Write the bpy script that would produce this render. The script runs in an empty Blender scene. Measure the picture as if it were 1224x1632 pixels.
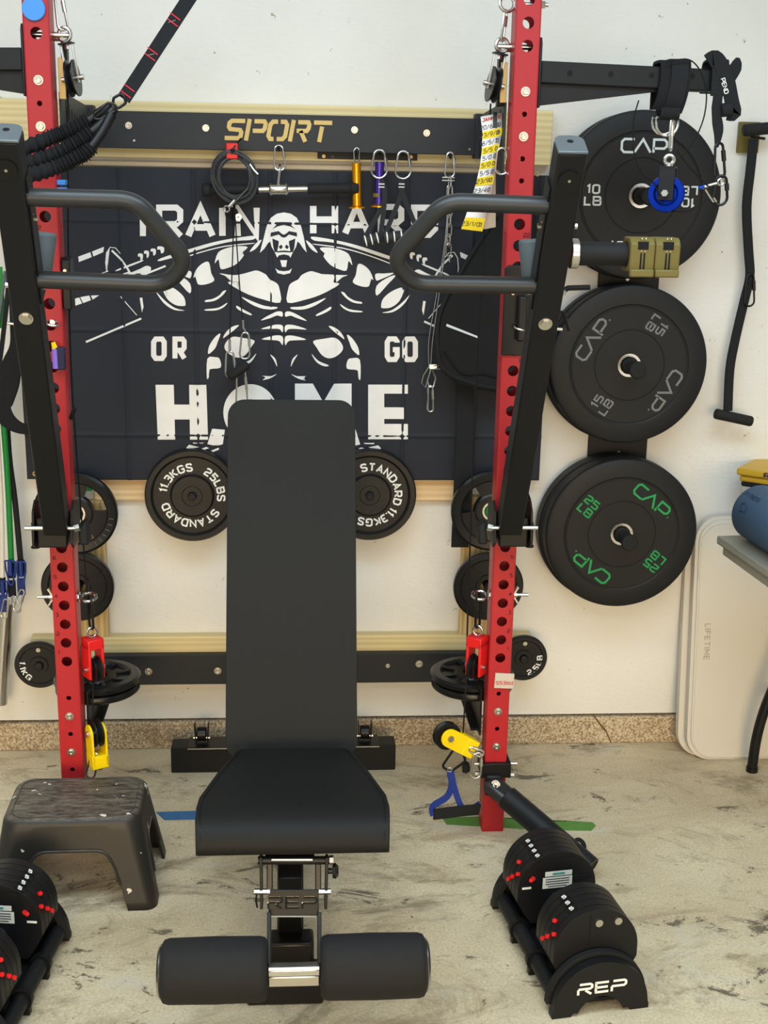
import bpy, bmesh, math, random
from mathutils import Vector, Matrix
random.seed(7)
S = bpy.context.scene
C = S.collection
PI = math.pi
V = Vector
# ------------------------------------------------------------------ camera, world, lights, exposure
F_PX = 2021.56
CAM = V((.0211, -3.664, 1.7334))
YAW, PIT, ROL = .073, .2592, -.0188
cy, sy, cp, sp, cr, sr = math.cos(YAW), math.sin(YAW), math.cos(PIT), math.sin(PIT), math.cos(ROL), math.sin(ROL)
_r = V((cy, -sy, 0)); _f = V((sy * cp, cy * cp, -sp)); _d = _f.cross(_r)
CR = cr * _r + sr * _d; CD = -sr * _r + cr * _d; CF = _f
cam = bpy.data.cameras.new('camera'); camo = bpy.data.objects.new('camera', cam); C.objects.link(camo)
cam.sensor_fit = 'VERTICAL'; cam.sensor_height = 36; cam.lens = F_PX / 1632 * 36
cam.clip_start = .05
mw = Matrix((CR, -CD, -CF)).transposed().to_4x4(); mw.translation = CAM
camo.matrix_world = mw
S.camera = camo
S.view_settings.view_transform = 'Standard'; S.view_settings.look = 'None'
S.view_settings.gamma = 1; S.view_settings.use_curve_mapping = False
S.view_settings.exposure = 0.0
wd = bpy.data.worlds.new('world'); S.world = wd; wd.use_nodes = True
wd.node_tree.nodes['Background'].inputs[0].default_value = (.70, .83, 1.0, 1)
wd.node_tree.nodes['Background'].inputs[1].default_value = 1.05
def area(name, loc, size, power, col, target):
    l = bpy.data.lights.new(name, 'AREA'); l.shape = 'RECTANGLE'; l.size, l.size_y = size
    l.energy = power; l.color = col
    o = bpy.data.objects.new(name, l); C.objects.link(o); o.location = loc
    o.rotation_euler = (V(target) - V(loc)).to_track_quat('-Z', 'Y').to_euler()
    return o
# two ceiling tubes over the rack and an unseen warm fill added behind the camera for the lower wall
area('ceiling_light', (0, -2.0, 2.95), (3.4, .9), 78, (.69, .87, 1.0), (0, -1.7, 0))
area('ceiling_light', (.1, -3.6, 2.95), (3.0, .9), 50, (.94, 1.0, .96), (.1, -2.2, 0))
dl = area('warm_fill', (-.2, -6.4, 1.0), (4.6, 1.7), 29, (1.0, .71, .34), (0, -.6, 0))
dl.data.spread = math.radians(52)  # narrow beam keeps the added fill low on the wall

# ------------------------------------------------------------------ pixel helpers (1224 x 1632 frame) to read real positions
def ray(px, py): return CR * ((px - 612) / F_PX) + CD * ((py - 816) / F_PX) + CF
def W(px, py, Y):
    v = ray(px, py); return CAM + v * ((Y - CAM.y) / v.y)
def WZ(px, py, Z=0.):
    v = ray(px, py); return CAM + v * ((Z - CAM.z) / v.z)

# ------------------------------------------------------------------ materials
def lin(c):
    return tuple((x / 12.92 if x <= .04045 else ((x + .055) / 1.055) ** 2.4) for x in (v / 255 for v in c)) + (1,)
MATS = {}
def mat(name, rgb, rough=.5, metal=0., var=.06, bump=0., bscale=200., vscale=8., spec=.3, coat=0., rough_var=0.):
    if name in MATS: return MATS[name]
    m = bpy.data.materials.new(name); m.use_nodes = True; nt = m.node_tree; N = nt.nodes; L = nt.links
    b = N['Principled BSDF']; tc = N.new('ShaderNodeTexCoord')
    b.inputs['Roughness'].default_value = rough; b.inputs['Metallic'].default_value = metal
    b.inputs['Specular IOR Level'].default_value = spec
    b.inputs['Coat Weight'].default_value = coat
    c = lin(rgb)
    n = N.new('ShaderNodeTexNoise'); n.inputs['Scale'].default_value = vscale; n.inputs['Detail'].default_value = 6
    L.new(tc.outputs['Object'], n.inputs['Vector'])
    mx = N.new('ShaderNodeMix'); mx.data_type = 'RGBA'
    mx.inputs['A'].default_value = tuple(x * (1 - var) for x in c[:3]) + (1,)
    mx.inputs['B'].default_value = tuple(min(1, x * (1 + var)) for x in c[:3]) + (1,)
    L.new(n.outputs['Fac'], mx.inputs['Factor']); L.new(mx.outputs['Result'], b.inputs['Base Color'])
    if rough_var:
        mr = N.new('ShaderNodeMapRange'); mr.inputs['To Min'].default_value = rough - rough_var; mr.inputs['To Max'].default_value = rough + rough_var
        L.new(n.outputs['Fac'], mr.inputs['Value']); L.new(mr.outputs['Result'], b.inputs['Roughness'])
    if bump:
        n2 = N.new('ShaderNodeTexNoise'); n2.inputs['Scale'].default_value = bscale; n2.inputs['Detail'].default_value = 3
        L.new(tc.outputs['Object'], n2.inputs['Vector'])
        bp = N.new('ShaderNodeBump'); bp.inputs['Strength'].default_value = bump; bp.inputs['Distance'].default_value = .002
        L.new(n2.outputs['Fac'], bp.inputs['Height']); L.new(bp.outputs['Normal'], b.inputs['Normal'])
    MATS[name] = m; return m

def wood_mat(name, c1, c2, axis):
    m = bpy.data.materials.new(name); m.use_nodes = True; nt = m.node_tree; N = nt.nodes; L = nt.links
    b = N['Principled BSDF']; b.inputs['Roughness'].default_value = .7
    tc = N.new('ShaderNodeTexCoord'); mp = N.new('ShaderNodeMapping')
    mp.inputs['Scale'].default_value = (1.0, 34, 34) if axis == 'X' else (34, 34, 1.0)
    L.new(tc.outputs['Object'], mp.inputs['Vector'])
    n = N.new('ShaderNodeTexNoise'); n.inputs['Scale'].default_value = 3; n.inputs['Detail'].default_value = 5; n.inputs['Distortion'].default_value = .8
    L.new(mp.outputs['Vector'], n.inputs['Vector'])
    w = N.new('ShaderNodeTexWave'); w.bands_direction = 'Z' if axis == 'X' else 'X'; w.inputs['Scale'].default_value = .55
    w.inputs['Distortion'].default_value = 9; w.inputs['Detail'].default_value = 3; w.inputs['Detail Scale'].default_value = .35
    L.new(mp.outputs['Vector'], w.inputs['Vector'])
    a = N.new('ShaderNodeMath'); a.operation = 'MULTIPLY'; L.new(n.outputs['Fac'], a.inputs[0]); L.new(w.outputs['Fac'], a.inputs[1])
    r = N.new('ShaderNodeValToRGB'); r.color_ramp.elements[0].color = lin(c1); r.color_ramp.elements[1].color = lin(c2)
    r.color_ramp.elements[1].position = .75
    L.new(a.outputs[0], r.inputs['Fac'])
    k = N.new('ShaderNodeTexVoronoi'); k.inputs['Scale'].default_value = 2.2
    L.new(tc.outputs['Object'], k.inputs['Vector'])
    kr = N.new('ShaderNodeMapRange'); kr.inputs['From Min'].default_value = .015; kr.inputs['From Max'].default_value = .05
    L.new(k.outputs['Distance'], kr.inputs['Value'])
    mx = N.new('ShaderNodeMix'); mx.data_type = 'RGBA'; mx.inputs['A'].default_value = lin((92, 66, 40))
    L.new(kr.outputs['Result'], mx.inputs['Factor']); L.new(r.outputs['Color'], mx.inputs['B'])
    L.new(mx.outputs['Result'], b.inputs['Base Color'])
    MATS[name] = m; return m

def wall_mat():
    m = bpy.data.materials.new('wall_paint'); m.use_nodes = True; N = m.node_tree.nodes; L = m.node_tree.links
    b = N['Principled BSDF']; b.inputs['Roughness'].default_value = .75
    tc = N.new('ShaderNodeTexCoord')
    n = N.new('ShaderNodeTexNoise'); n.inputs['Scale'].default_value = 2.2; n.inputs['Detail'].default_value = 6
    L.new(tc.outputs['Object'], n.inputs['Vector'])
    r = N.new('ShaderNodeValToRGB'); e = r.color_ramp.elements
    e[0].position = .3; e[0].color = lin((216, 213, 206)); e[1].position = .7; e[1].color = lin((228, 226, 221))
    L.new(n.outputs['Fac'], r.inputs['Fac'])
    # small scuffs of dirt
    n3 = N.new('ShaderNodeTexNoise'); n3.inputs['Scale'].default_value = 38; n3.inputs['Detail'].default_value = 8; n3.inputs['Roughness'].default_value = .7
    L.new(tc.outputs['Object'], n3.inputs['Vector'])
    mr = N.new('ShaderNodeMapRange'); mr.inputs['From Min'].default_value = .665; mr.inputs['From Max'].default_value = .70
    L.new(n3.outputs['Fac'], mr.inputs['Value'])
    mx = N.new('ShaderNodeMix'); mx.data_type = 'RGBA'; mx.inputs['B'].default_value = lin((150, 135, 112))
    L.new(mr.outputs['Result'], mx.inputs['Factor']); L.new(r.outputs['Color'], mx.inputs['A'])
    L.new(mx.outputs['Result'], b.inputs['Base Color'])
    n2 = N.new('ShaderNodeTexNoise'); n2.inputs['Scale'].default_value = 55; n2.inputs['Detail'].default_value = 4
    mp = N.new('ShaderNodeMapping'); mp.inputs['Scale'].default_value = (.8, 1, 1.6)
    L.new(tc.outputs['Object'], mp.inputs['Vector']); L.new(mp.outputs['Vector'], n2.inputs['Vector'])
    bp = N.new('ShaderNodeBump'); bp.inputs['Strength'].default_value = .35; bp.inputs['Distance'].default_value = .004
    L.new(n2.outputs['Fac'], bp.inputs['Height']); L.new(bp.outputs['Normal'], b.inputs['Normal'])
    MATS['wall_paint'] = m; return m

def concrete_mat(name, c1, c2, speck, sscale, spots):
    m = bpy.data.materials.new(name); m.use_nodes = True; N = m.node_tree.nodes; L = m.node_tree.links
    b = N['Principled BSDF']; b.inputs['Roughness'].default_value = .62
    tc = N.new('ShaderNodeTexCoord')
    def noise(s, d, rg=.5, dist=0.):
        n = N.new('ShaderNodeTexNoise'); n.inputs['Scale'].default_value = s; n.inputs['Detail'].default_value = d
        n.inputs['Roughness'].default_value = rg; n.inputs['Distortion'].default_value = dist
        L.new(tc.outputs['Object'], n.inputs['Vector']); return n
    def rng(src, a, z):
        mr = N.new('ShaderNodeMapRange'); mr.inputs['From Min'].default_value = a; mr.inputs['From Max'].default_value = z
        L.new(src, mr.inputs['Value']); return mr.outputs['Result']
    def mix(fac, A, Bc, f=1.):
        mx = N.new('ShaderNodeMix'); mx.data_type = 'RGBA'
        if f != 1.:
            q = N.new('ShaderNodeMath'); q.operation = 'MULTIPLY'; q.inputs[1].default_value = f; L.new(fac, q.inputs[0]); fac = q.outputs[0]
        L.new(fac, mx.inputs['Factor'])
        if isinstance(A, tuple): mx.inputs['A'].default_value = A
        else: L.new(A, mx.inputs['A'])
        mx.inputs['B'].default_value = Bc; return mx.outputs['Result']
    mp = N.new('ShaderNodeMapping'); mp.inputs['Scale'].default_value = (.62, 1, 1); L.new(tc.outputs['Object'], mp.inputs['Vector'])
    def snoise(*a):
        n = noise(*a); L.new(mp.outputs['Vector'], n.inputs['Vector']); return n
    base = snoise(2.4, 9, .66, .6)
    c = mix(rng(base.outputs['Fac'], .36, .64), lin(c1), lin(c2))
    fine = noise(sscale, 4, .7)
    if spots:
        c = mix(rng(fine.outputs['Fac'], .50, .66), c, lin(speck), .5)
        c = mix(rng(fine.outputs['Fac'], .44, .32), c, tuple(min(1, x * 1.2) for x in lin(c2)[:3]) + (1,), .6)
        vein = snoise(7., 10, .72, 1.6)
        c = mix(rng(vein.outputs['Fac'], .53, .66), c, lin((150, 134, 106)), .7)
        big = snoise(3.1, 10, .74, 1.4)
        c = mix(rng(big.outputs['Fac'], .54, .64), c, lin((124, 108, 84)), .75)
        pale = snoise(4.3, 9, .7, .9)
        c = mix(rng(pale.outputs['Fac'], .56, .66), c, lin((198, 194, 180)), .55)
        dk = snoise(8.2, 10, .80, .5)
        c = mix(rng(dk.outputs['Fac'], .588, .61), c, lin((74, 64, 54)), .85)
        lt = noise(34., 6, .8)
        c = mix(rng(lt.outputs['Fac'], .66, .69), c, lin((232, 226, 210)), .85)
        sp = noise(60., 4, .6)
        c = mix(rng(sp.outputs['Fac'], .69, .72), c, lin((70, 60, 50)), .8)
    else:
        c = mix(rng(fine.outputs['Fac'], .50, .58), c, lin(speck), .85)
        c = mix(rng(fine.outputs['Fac'], .46, .40), c, lin((216, 202, 176)), .9)
        st = noise(6., 8, .7)
        c = mix(rng(st.outputs['Fac'], .54, .66), c, lin((120, 92, 64)), .6)
    L.new(c, b.inputs['Base Color'])
    bp = N.new('ShaderNodeBump'); bp.inputs['Strength'].default_value = .3 if spots else .7; bp.inputs['Distance'].default_value = .004
    L.new(fine.outputs['Fac'], bp.inputs['Height']); L.new(bp.outputs['Normal'], b.inputs['Normal'])
    if spots:
        b.inputs['Roughness'].default_value = .5
    MATS[name] = m; return m

def stool_mat():
    m = bpy.data.materials.new('worn_stool_plastic'); m.use_nodes = True; N = m.node_tree.nodes; L = m.node_tree.links
    b = N['Principled BSDF']; b.inputs['Roughness'].default_value = .5
    tc = N.new('ShaderNodeTexCoord')
    geo = N.new('ShaderNodeNewGeometry'); sx = N.new('ShaderNodeSeparateXYZ')
    L.new(tc.outputs['Normal'], sx.inputs[0])
    up = N.new('ShaderNodeMapRange'); up.inputs['From Min'].default_value = .6; up.inputs['From Max'].default_value = .95; L.new(sx.outputs['Z'], up.inputs['Value'])
    mp = N.new('ShaderNodeMapping'); mp.inputs['Scale'].default_value = (1, 4, 1); L.new(tc.outputs['Object'], mp.inputs['Vector'])
    n = N.new('ShaderNodeTexNoise'); n.inputs['Scale'].default_value = 24; n.inputs['Detail'].default_value = 8; n.inputs['Roughness'].default_value = .75
    L.new(mp.outputs['Vector'], n.inputs['Vector'])
    r = N.new('ShaderNodeMapRange'); r.inputs['From Min'].default_value = .38; r.inputs['From Max'].default_value = .66; L.new(n.outputs['Fac'], r.inputs['Value'])
    q = N.new('ShaderNodeMath'); q.operation = 'MULTIPLY'; L.new(r.outputs['Result'], q.inputs[0]); L.new(up.outputs['Result'], q.inputs[1])
    mx = N.new('ShaderNodeMix'); mx.data_type = 'RGBA'; mx.inputs['A'].default_value = lin((27, 25, 23)); mx.inputs['B'].default_value = lin((118, 108, 94))
    L.new(q.outputs[0], mx.inputs['Factor'])
    n2 = N.new('ShaderNodeTexNoise'); n2.inputs['Scale'].default_value = 30; n2.inputs['Detail'].default_value = 2
    L.new(tc.outputs['Object'], n2.inputs['Vector'])
    r2 = N.new('ShaderNodeMapRange'); r2.inputs['From Min'].default_value = .70; r2.inputs['From Max'].default_value = .715; L.new(n2.outputs['Fac'], r2.inputs['Value'])
    m2 = N.new('ShaderNodeMix'); m2.data_type = 'RGBA'; m2.inputs['B'].default_value = lin((205, 198, 186))
    L.new(r2.outputs['Result'], m2.inputs['Factor']); L.new(mx.outputs['Result'], m2.inputs['A'])
    L.new(m2.outputs['Result'], b.inputs['Base Color'])
    MATS['worn_stool_plastic'] = m; return m

M_WALL = wall_mat()
M_FLOOR = concrete_mat('floor_concrete', (186, 169, 138), (218, 204, 174), (156, 140, 112), 150, True)
M_CURB = concrete_mat('curb_concrete', (176, 154, 122), (196, 176, 144), (124, 102, 76), 150, False)
M_PLANK = wood_mat('plank_wood', (208, 188, 136), (228, 212, 164), 'X')
M_POST = wood_mat('post_wood', (184, 154, 98), (222, 200, 148), 'Z')
M_PINE = wood_mat('pale_pine', (214, 180, 132), (232, 204, 160), 'X')
M_STRIP = wood_mat('strip_wood', (168, 146, 118), (200, 180, 150), 'X')
M_BLK = mat('black_powder', (20, 20, 22), .45, 0, .08, .12, 900, spec=.25)
M_BLK2 = mat('black_gloss', (16, 16, 17), .34, 0, .1, spec=.28)
M_MATTE = mat('black_matte', (24, 24, 25), .7)
M_GUN = mat('gunmetal_tube', (62, 63, 64), .36, .55, .05, .05, 500)
M_GREYPL = mat('grey_cap', (112, 120, 126), .35, .5, .05)
M_RED = mat('red_powder', (170, 36, 42), .38, 0, .06, .1, 700)
M_STEEL = mat('brushed_steel', (205, 203, 198), .25, 1., .04)
M_ZINC = mat('zinc_bolt', (196, 192, 182), .3, 1., .1, vscale=60)
M_RUB = mat('rubber_black', (20, 21, 23), .55, 0, .08, .15, 400)
M_RUB2 = mat('iron_black', (20, 20, 21), .42, 0, .15, .3, 220)
M_GRIPR = mat('glossy_rubber', (19, 19, 20), .28, 0, .1, .1, 200)
M_VINYL = mat('bench_vinyl', (22, 22, 21), .55, 0, .03, .22, 1300, spec=.2)
M_FOAMG = mat('foam_grey', (44, 44, 46), .7, 0, .05, .3, 900)
M_WEBG = mat('webbing_grey', (42, 43, 47), .8, 0, .1, .6, 1200)
M_FOAM = mat('foam_black', (26, 26, 27), .75, 0, .05, .3, 900)
M_CLOTH = mat('cloth_black', (22, 22, 24), .85, 0, .1, .5, 900)
M_WEB = mat('webbing_black', (26, 27, 30), .8, 0, .1, .6, 1200)
M_PRINT = mat('print_white', (226, 224, 222), .7, 0, .10, vscale=18)
M_PRINTK = mat('print_dark', (38, 41, 49), .7, spec=.2)
M_WHT = mat('paint_white', (232, 232, 228), .5)
M_CAPW = mat('plate_white', (205, 212, 214), .5)
M_CAPG = mat('plate_grey', (112, 114, 114), .5)
M_CAPGR = mat('plate_green', (32, 142, 78), .5)
M_GOLDT = mat('tan_letter', (206, 176, 110), .6, 0, .12, vscale=30)
M_GOLD = mat('anodized_gold', (232, 152, 24), .25, .8, .04)
M_PURP = mat('anodized_purple', (72, 56, 150), .25, .7, .05)
M_BLUEA = mat('anodized_blue', (16, 58, 180), .2, .75, .05)
M_YEL = mat('yellow_plastic', (240, 206, 12), .35, 0, .03)
M_REDP = mat('red_plastic', (214, 34, 34), .35, 0, .03)
M_BLUEP = mat('blue_plastic', (66, 136, 214), .45, 0, .03)
M_VIOL = mat('violet_plastic', (138, 106, 206), .35)
M_DNAVY = mat('dark_navy', (36, 36, 62), .5)
M_NAVY = mat('navy_plastic', (28, 50, 122), .45)
M_GREEN = mat('green_rubber', (22, 122, 50), .5)
M_WTUBE = mat('white_rubber', (208, 202, 190), .5)
M_OLIVE = mat('olive_plastic', (106, 94, 46), .42, 0, .05)
M_BRASS = mat('brass', (198, 166, 106), .4, .35)
M_PANEL = mat('panel_grey', (50, 53, 56), .5, 0, .05)
M_BEAM = mat('beam_dark', (36, 38, 42), .5, 0, .06, .1, 900, spec=.3)
M_CABLE = mat('cable_speckled', (58, 58, 60), .35, 0, .95, vscale=320)
M_PAPER = mat('paper_white', (232, 230, 226), .7)
M_PAPY = mat('paper_yellow', (236, 208, 40), .7)
M_CARD = mat('cardboard', (198, 180, 158), .8)
M_INK = mat('ink', (46, 46, 60), .7)
M_INKR = mat('ink_red', (196, 44, 44), .7)
M_TABW = mat('table_white', (206, 200, 188), .55, 0, .03, .1, 300)
M_TABG = mat('table_grey', (150, 146, 132), .6, 0, .08, .15, 300)
M_ROLL = mat('roller_blue', (74, 100, 128), .7, 0, .05, .2, 900)
M_ROLLD = mat('roller_mark', (34, 50, 80), .7)
M_GBOX = mat('gold_case', (206, 164, 48), .4, .3, .05)
M_GREYB = mat('grey_case', (176, 168, 156), .6)
M_TAPEB = mat('tape_blue', (58, 104, 150), .7, 0, .15, vscale=40)
M_TAPEG = mat('tape_green', (88, 132, 58), .7, 0, .2, vscale=40)
M_CHK = mat('dark_inside', (12, 12, 13), .8)
M_EMB = mat('embossed_edge', (176, 164, 144), .6)
M_BANNER = mat('banner_cloth', (38, 41, 49), .65, 0, .12, .25, 26, 5, spec=.2)
M_LABEL = mat('sticker_white', (226, 224, 214), .6)
M_TEAL = mat('sticker_teal', (70, 150, 140), .6)
M_STITCHR = mat('stitch_red', (206, 44, 56), .7)
M_WEBB = mat('webbing_blue', (26, 48, 124), .75, 0, .1, .4, 900)
M_MAG = mat('magnet_grey', (196, 186, 172), .6)
M_STOOL = stool_mat()
M_GRIPG = mat('grip_grey', (84, 93, 97), .6)

# ------------------------------------------------------------------ mesh builder
def frame(d):
    d = V(d).normalized(); a = V((0, 0, 1)) if abs(d.z) < .9 else V((1, 0, 0))
    u = d.cross(a).normalized(); return u, d.cross(u).normalized(), d
def smooth_path(pts, k=6, closed=False):
    p = [V(q) for q in pts]; n = len(p); out = []
    rng = range(n if closed else n - 1)
    for i in rng:
        if closed: a, b, c, d = p[i - 1], p[i], p[(i + 1) % n], p[(i + 2) % n]
        else: a, b, c, d = p[max(i - 1, 0)], p[i], p[i + 1], p[min(i + 2, n - 1)]
        for j in range(k):
            t = j / k
            out.append(.5 * (2 * b + (c - a) * t + (2 * a - 5 * b + 4 * c - d) * t * t + (3 * b - a - 3 * c + d) * t ** 3))
    if not closed: out.append(p[-1])
    return out
def round_path(pts, r, k=5):
    """polyline with rounded corners (radius r)"""
    p = [V(q) for q in pts]; out = [p[0]]
    for i in range(1, len(p) - 1):
        a = (p[i - 1] - p[i]); b = (p[i + 1] - p[i]); la, lb = a.length, b.length; a.normalize(); b.normalize()
        ang = a.angle(b); t = min(r / math.tan(ang / 2), la * .49, lb * .49)
        A, Bq = p[i] + a * t, p[i] + b * t
        for j in range(k + 1):
            s = j / k; out.append((1 - s) ** 2 * A + 2 * s * (1 - s) * p[i] + s * s * Bq)
    out.append(p[-1]); return out
def cpoly(n, r=1., a0=0., a1=2 * PI, full=True):
    m = n if full else n - 1
    return [(r * math.cos(a0 + (a1 - a0) * i / m), r * math.sin(a0 + (a1 - a0) * i / m)) for i in range(n)]

class MB:
    def __init__(self): self.bm = bmesh.new(); self.x = Matrix.Identity(4)
    def v(self, p): return self.bm.verts.new(self.x @ V(p))
    def f(self, vs):
        try: return self.bm.faces.new(vs)
        except ValueError: return None
    def box(self, c, s, rot=None):
        c = V(c); h = V(s) / 2; R = rot.to_3x3() if rot else Matrix.Identity(3)
        vs = [self.v(c + R @ V((sx * h.x, sy_ * h.y, sz * h.z))) for sx in (-1, 1) for sy_ in (-1, 1) for sz in (-1, 1)]
        for q in ((0, 1, 3, 2), (4, 6, 7, 5), (0, 4, 5, 1), (2, 3, 7, 6), (0, 2, 6, 4), (1, 5, 7, 3)): self.f([vs[i] for i in q])
        return self
    def bar(self, a, b, w, h, up=(0, 0, 1)):
        a, b = V(a), V(b); d = (b - a); L = d.length; d.normalize(); up = V(up)
        u = d.cross(up).normalized(); n = u.cross(d).normalized()
        R = Matrix((u, d, n)).transposed()
        return self.box((a + b) / 2, (w, L, h), R)
    def hexa(self, p):
        vs = [self.v(q) for q in p]      # 4 bottom ccw, 4 top
        for q in ((3, 2, 1, 0), (4, 5, 6, 7), (0, 1, 5, 4), (1, 2, 6, 5), (2, 3, 7, 6), (3, 0, 4, 7)): self.f([vs[i] for i in q])
        return self
    def cyl(self, a, b, r, r2=None, n=20, caps=True):
        r2 = r if r2 is None else r2; a, b = V(a), V(b); u, w, d = frame(b - a)
        A = [self.v(a + (u * math.cos(t) + w * math.sin(t)) * r) for t in [2 * PI * i / n for i in range(n)]]
        Bv = [self.v(b + (u * math.cos(t) + w * math.sin(t)) * r2) for t in [2 * PI * i / n for i in range(n)]]
        for i in range(n): self.f([A[i], A[(i + 1) % n], Bv[(i + 1) % n], Bv[i]])
        if caps: self.f(A[::-1]); self.f(Bv)
        return self
    def tube(self, path, r, n=8, closed=False, sq=None, caps=True):
        """round tube along path; sq=(width, thick, up) gives a flat strap; r may be list"""
        p = [V(q) for q in path]; m = len(p); rings = []; pu = None
        for i in range(m):
            if closed: t = p[(i + 1) % m] - p[i - 1]
            else: t = p[min(i + 1, m - 1)] - p[max(i - 1, 0)]
            t.normalize()
            if sq:
                upv = sq[2][i] if isinstance(sq[2], list) else sq[2]
                u = t.cross(V(upv)); u.normalize(); w = u.cross(t).normalized()
                ww = sq[0][i] if isinstance(sq[0], list) else sq[0]
                ring = [self.v(p[i] + u * a * ww / 2 + w * b * sq[1] / 2) for a, b in ((-1, -1), (1, -1), (1, 1), (-1, 1))]
            else:
                if pu is None: u, w, _ = frame(t)
                else:
                    u = (pu - t * pu.dot(t)); u.normalize(); w = t.cross(u)
                pu = u
                rr = r[i] if isinstance(r, (list, tuple)) else r
                ring = [self.v(p[i] + (u * math.cos(a) + w * math.sin(a)) * rr) for a in [2 * PI * k / n for k in range(n)]]
            rings.append(ring)
        k = len(rings[0])
        for i in range(m if closed else m - 1):
            A, Bv = rings[i], rings[(i + 1) % m]; off = 0
            if closed and i == m - 1 and not sq:
                off = min(range(k), key=lambda o: sum((A[j].co - Bv[(j + o) % k].co).length for j in range(k)))
            for j in range(k): self.f([A[j], A[(j + 1) % k], Bv[(j + 1 + off) % k], Bv[(j + off) % k]])
        if not closed and caps: self.f(rings[0][::-1]); self.f(rings[-1])
        return self
    def ring(self, c, normal, R, r, n=28, k=8):
        u, w, d = frame(normal)
        return self.tube([V(c) + (u * math.cos(a) + w * math.sin(a)) * R for a in [2 * PI * i / n for i in range(n)]], r, k, True)
    def lathe(self, prof, c, axis, n=48, closed=False):
        """prof: list of (radius, height along axis)"""
        u, w, d = frame(axis); c = V(c); rings = []
        for (r, h) in prof:
            if r < 1e-6: rings.append([self.v(c + d * h)])
            else: rings.append([self.v(c + d * h + (u * math.cos(t) + w * math.sin(t)) * r) for t in [2 * PI * i / n for i in range(n)]])
        m = len(rings)
        for i in range(m if closed else m - 1):
            A, Bv = rings[i], rings[(i + 1) % m]
            for j in range(n):
                a = [A[0]] if len(A) == 1 else [A[j], A[(j + 1) % n]]
                b = [Bv[0]] if len(Bv) == 1 else [Bv[(j + 1) % n], Bv[j]]
                if len(a) + len(b) >= 3: self.f(a + b)
        return self
    def prism(self, poly, o, u, v, depth):
        """2D polygon in frame (o,u,v), extruded by the vector depth"""
        o, u, v, depth = V(o), V(u), V(v), V(depth)
        A = [self.v(o + u * a + v * b) for a, b in poly]; Bv = [self.v(o + u * a + v * b + depth) for a, b in poly]
        n = len(poly); fs = [self.f(A), self.f(Bv[::-1])]
        for i in range(n): self.f([A[i], Bv[i], Bv[(i + 1) % n], A[(i + 1) % n]])
        bmesh.ops.triangulate(self.bm, faces=[q for q in fs if q], ngon_method='EAR_CLIP')
        return self
    def flat(self, pts):
        fc = self.f([self.v(p) for p in pts])
        if fc: bmesh.ops.triangulate(self.bm, faces=[fc], ngon_method='EAR_CLIP')
        return self
    def solid(self, pts, depth):
        """arbitrary planar 3D outline extruded by depth vector"""
        pts = [V(p) for p in pts]; depth = V(depth)
        A = [self.v(p) for p in pts]; Bv = [self.v(p + depth) for p in pts]; n = len(pts)
        fs = [self.f(A), self.f(Bv[::-1])]
        for i in range(n): self.f([A[i], Bv[i], Bv[(i + 1) % n], A[(i + 1) % n]])
        bmesh.ops.triangulate(self.bm, faces=[q for q in fs if q], ngon_method='EAR_CLIP')
        return self
    def stroke(self, pts, w, o, u, v, t, closed=False):
        """flat line of width w through 2D pts, raised by vector t"""
        P2 = [V((a, b)) for a, b in pts]; n = len(P2); Lf = []; Rt = []
        for i in range(n):
            pv = P2[i - 1] if (closed or i) else None; nx = P2[(i + 1) % n] if (closed or i < n - 1) else None
            d1 = (P2[i] - pv).normalized() if pv is not None else None; d2 = (nx - P2[i]).normalized() if nx is not None else None
            if d1 is None: d1 = d2
            if d2 is None: d2 = d1
            n1, n2 = V((-d1.y, d1.x)), V((-d2.y, d2.x)); mi = n1 + n2
            if mi.length < 1e-4: mi = n1
            mi.normalize(); k = min(1 / max(mi.dot(n1), .35), 2.2)
            Lf.append(P2[i] + mi * k * w / 2); Rt.append(P2[i] - mi * k * w / 2)
        o, u, v, t = V(o), V(u), V(v), V(t)
        def mk(q, z): return self.v(o + u * q.x + v * q.y + t * z)
        for i in range(n if closed else n - 1):
            j = (i + 1) % n
            a = [mk(q, 1) for q in (Lf[i], Rt[i], Rt[j], Lf[j])]; b = [mk(q, 0) for q in (Lf[i], Rt[i], Rt[j], Lf[j])]
            self.f(a); self.f(b[::-1])
            for k in range(4): self.f([a[k], b[k], b[(k + 1) % 4], a[(k + 1) % 4]])
        return self
    def build(self, name, m, parent=None, bevel=0., seg=2, ang=.6, label=None, **props):
        bm = self.bm
        bmesh.ops.recalc_face_normals(bm, faces=bm.faces[:])
        me = bpy.data.meshes.new(name)
        o = bpy.data.objects.new(name, me); C.objects.link(o)
        if parent is None:
            xs = [v.co for v in bm.verts]
            base = V(((min(c.x for c in xs) + max(c.x for c in xs)) / 2, (min(c.y for c in xs) + max(c.y for c in xs)) / 2, min(c.z for c in xs)))
            for v in bm.verts: v.co -= base
            o.location = base
        bm.to_mesh(me); bm.free()
        me.materials.append(m)
        me.polygons.foreach_set('use_smooth', [True] * len(me.polygons))
        me.set_sharp_from_angle(angle=ang)
        if bevel:
            b = o.modifiers.new('bevel', 'BEVEL'); b.width = bevel; b.segments = seg; b.limit_method = 'ANGLE'; b.angle_limit = .7
            b.harden_normals = False
        if parent is not None:
            o.parent = parent
            o.matrix_parent_inverse = wmat(parent).inverted()
        if label: o['label'] = label
        for k, val in props.items(): o[k] = val
        return o
def wmat(o):
    m = Matrix.LocRotScale(o.location, o.rotation_euler, o.scale)
    return (wmat(o.parent) @ o.matrix_parent_inverse @ m) if o.parent else m
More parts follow.
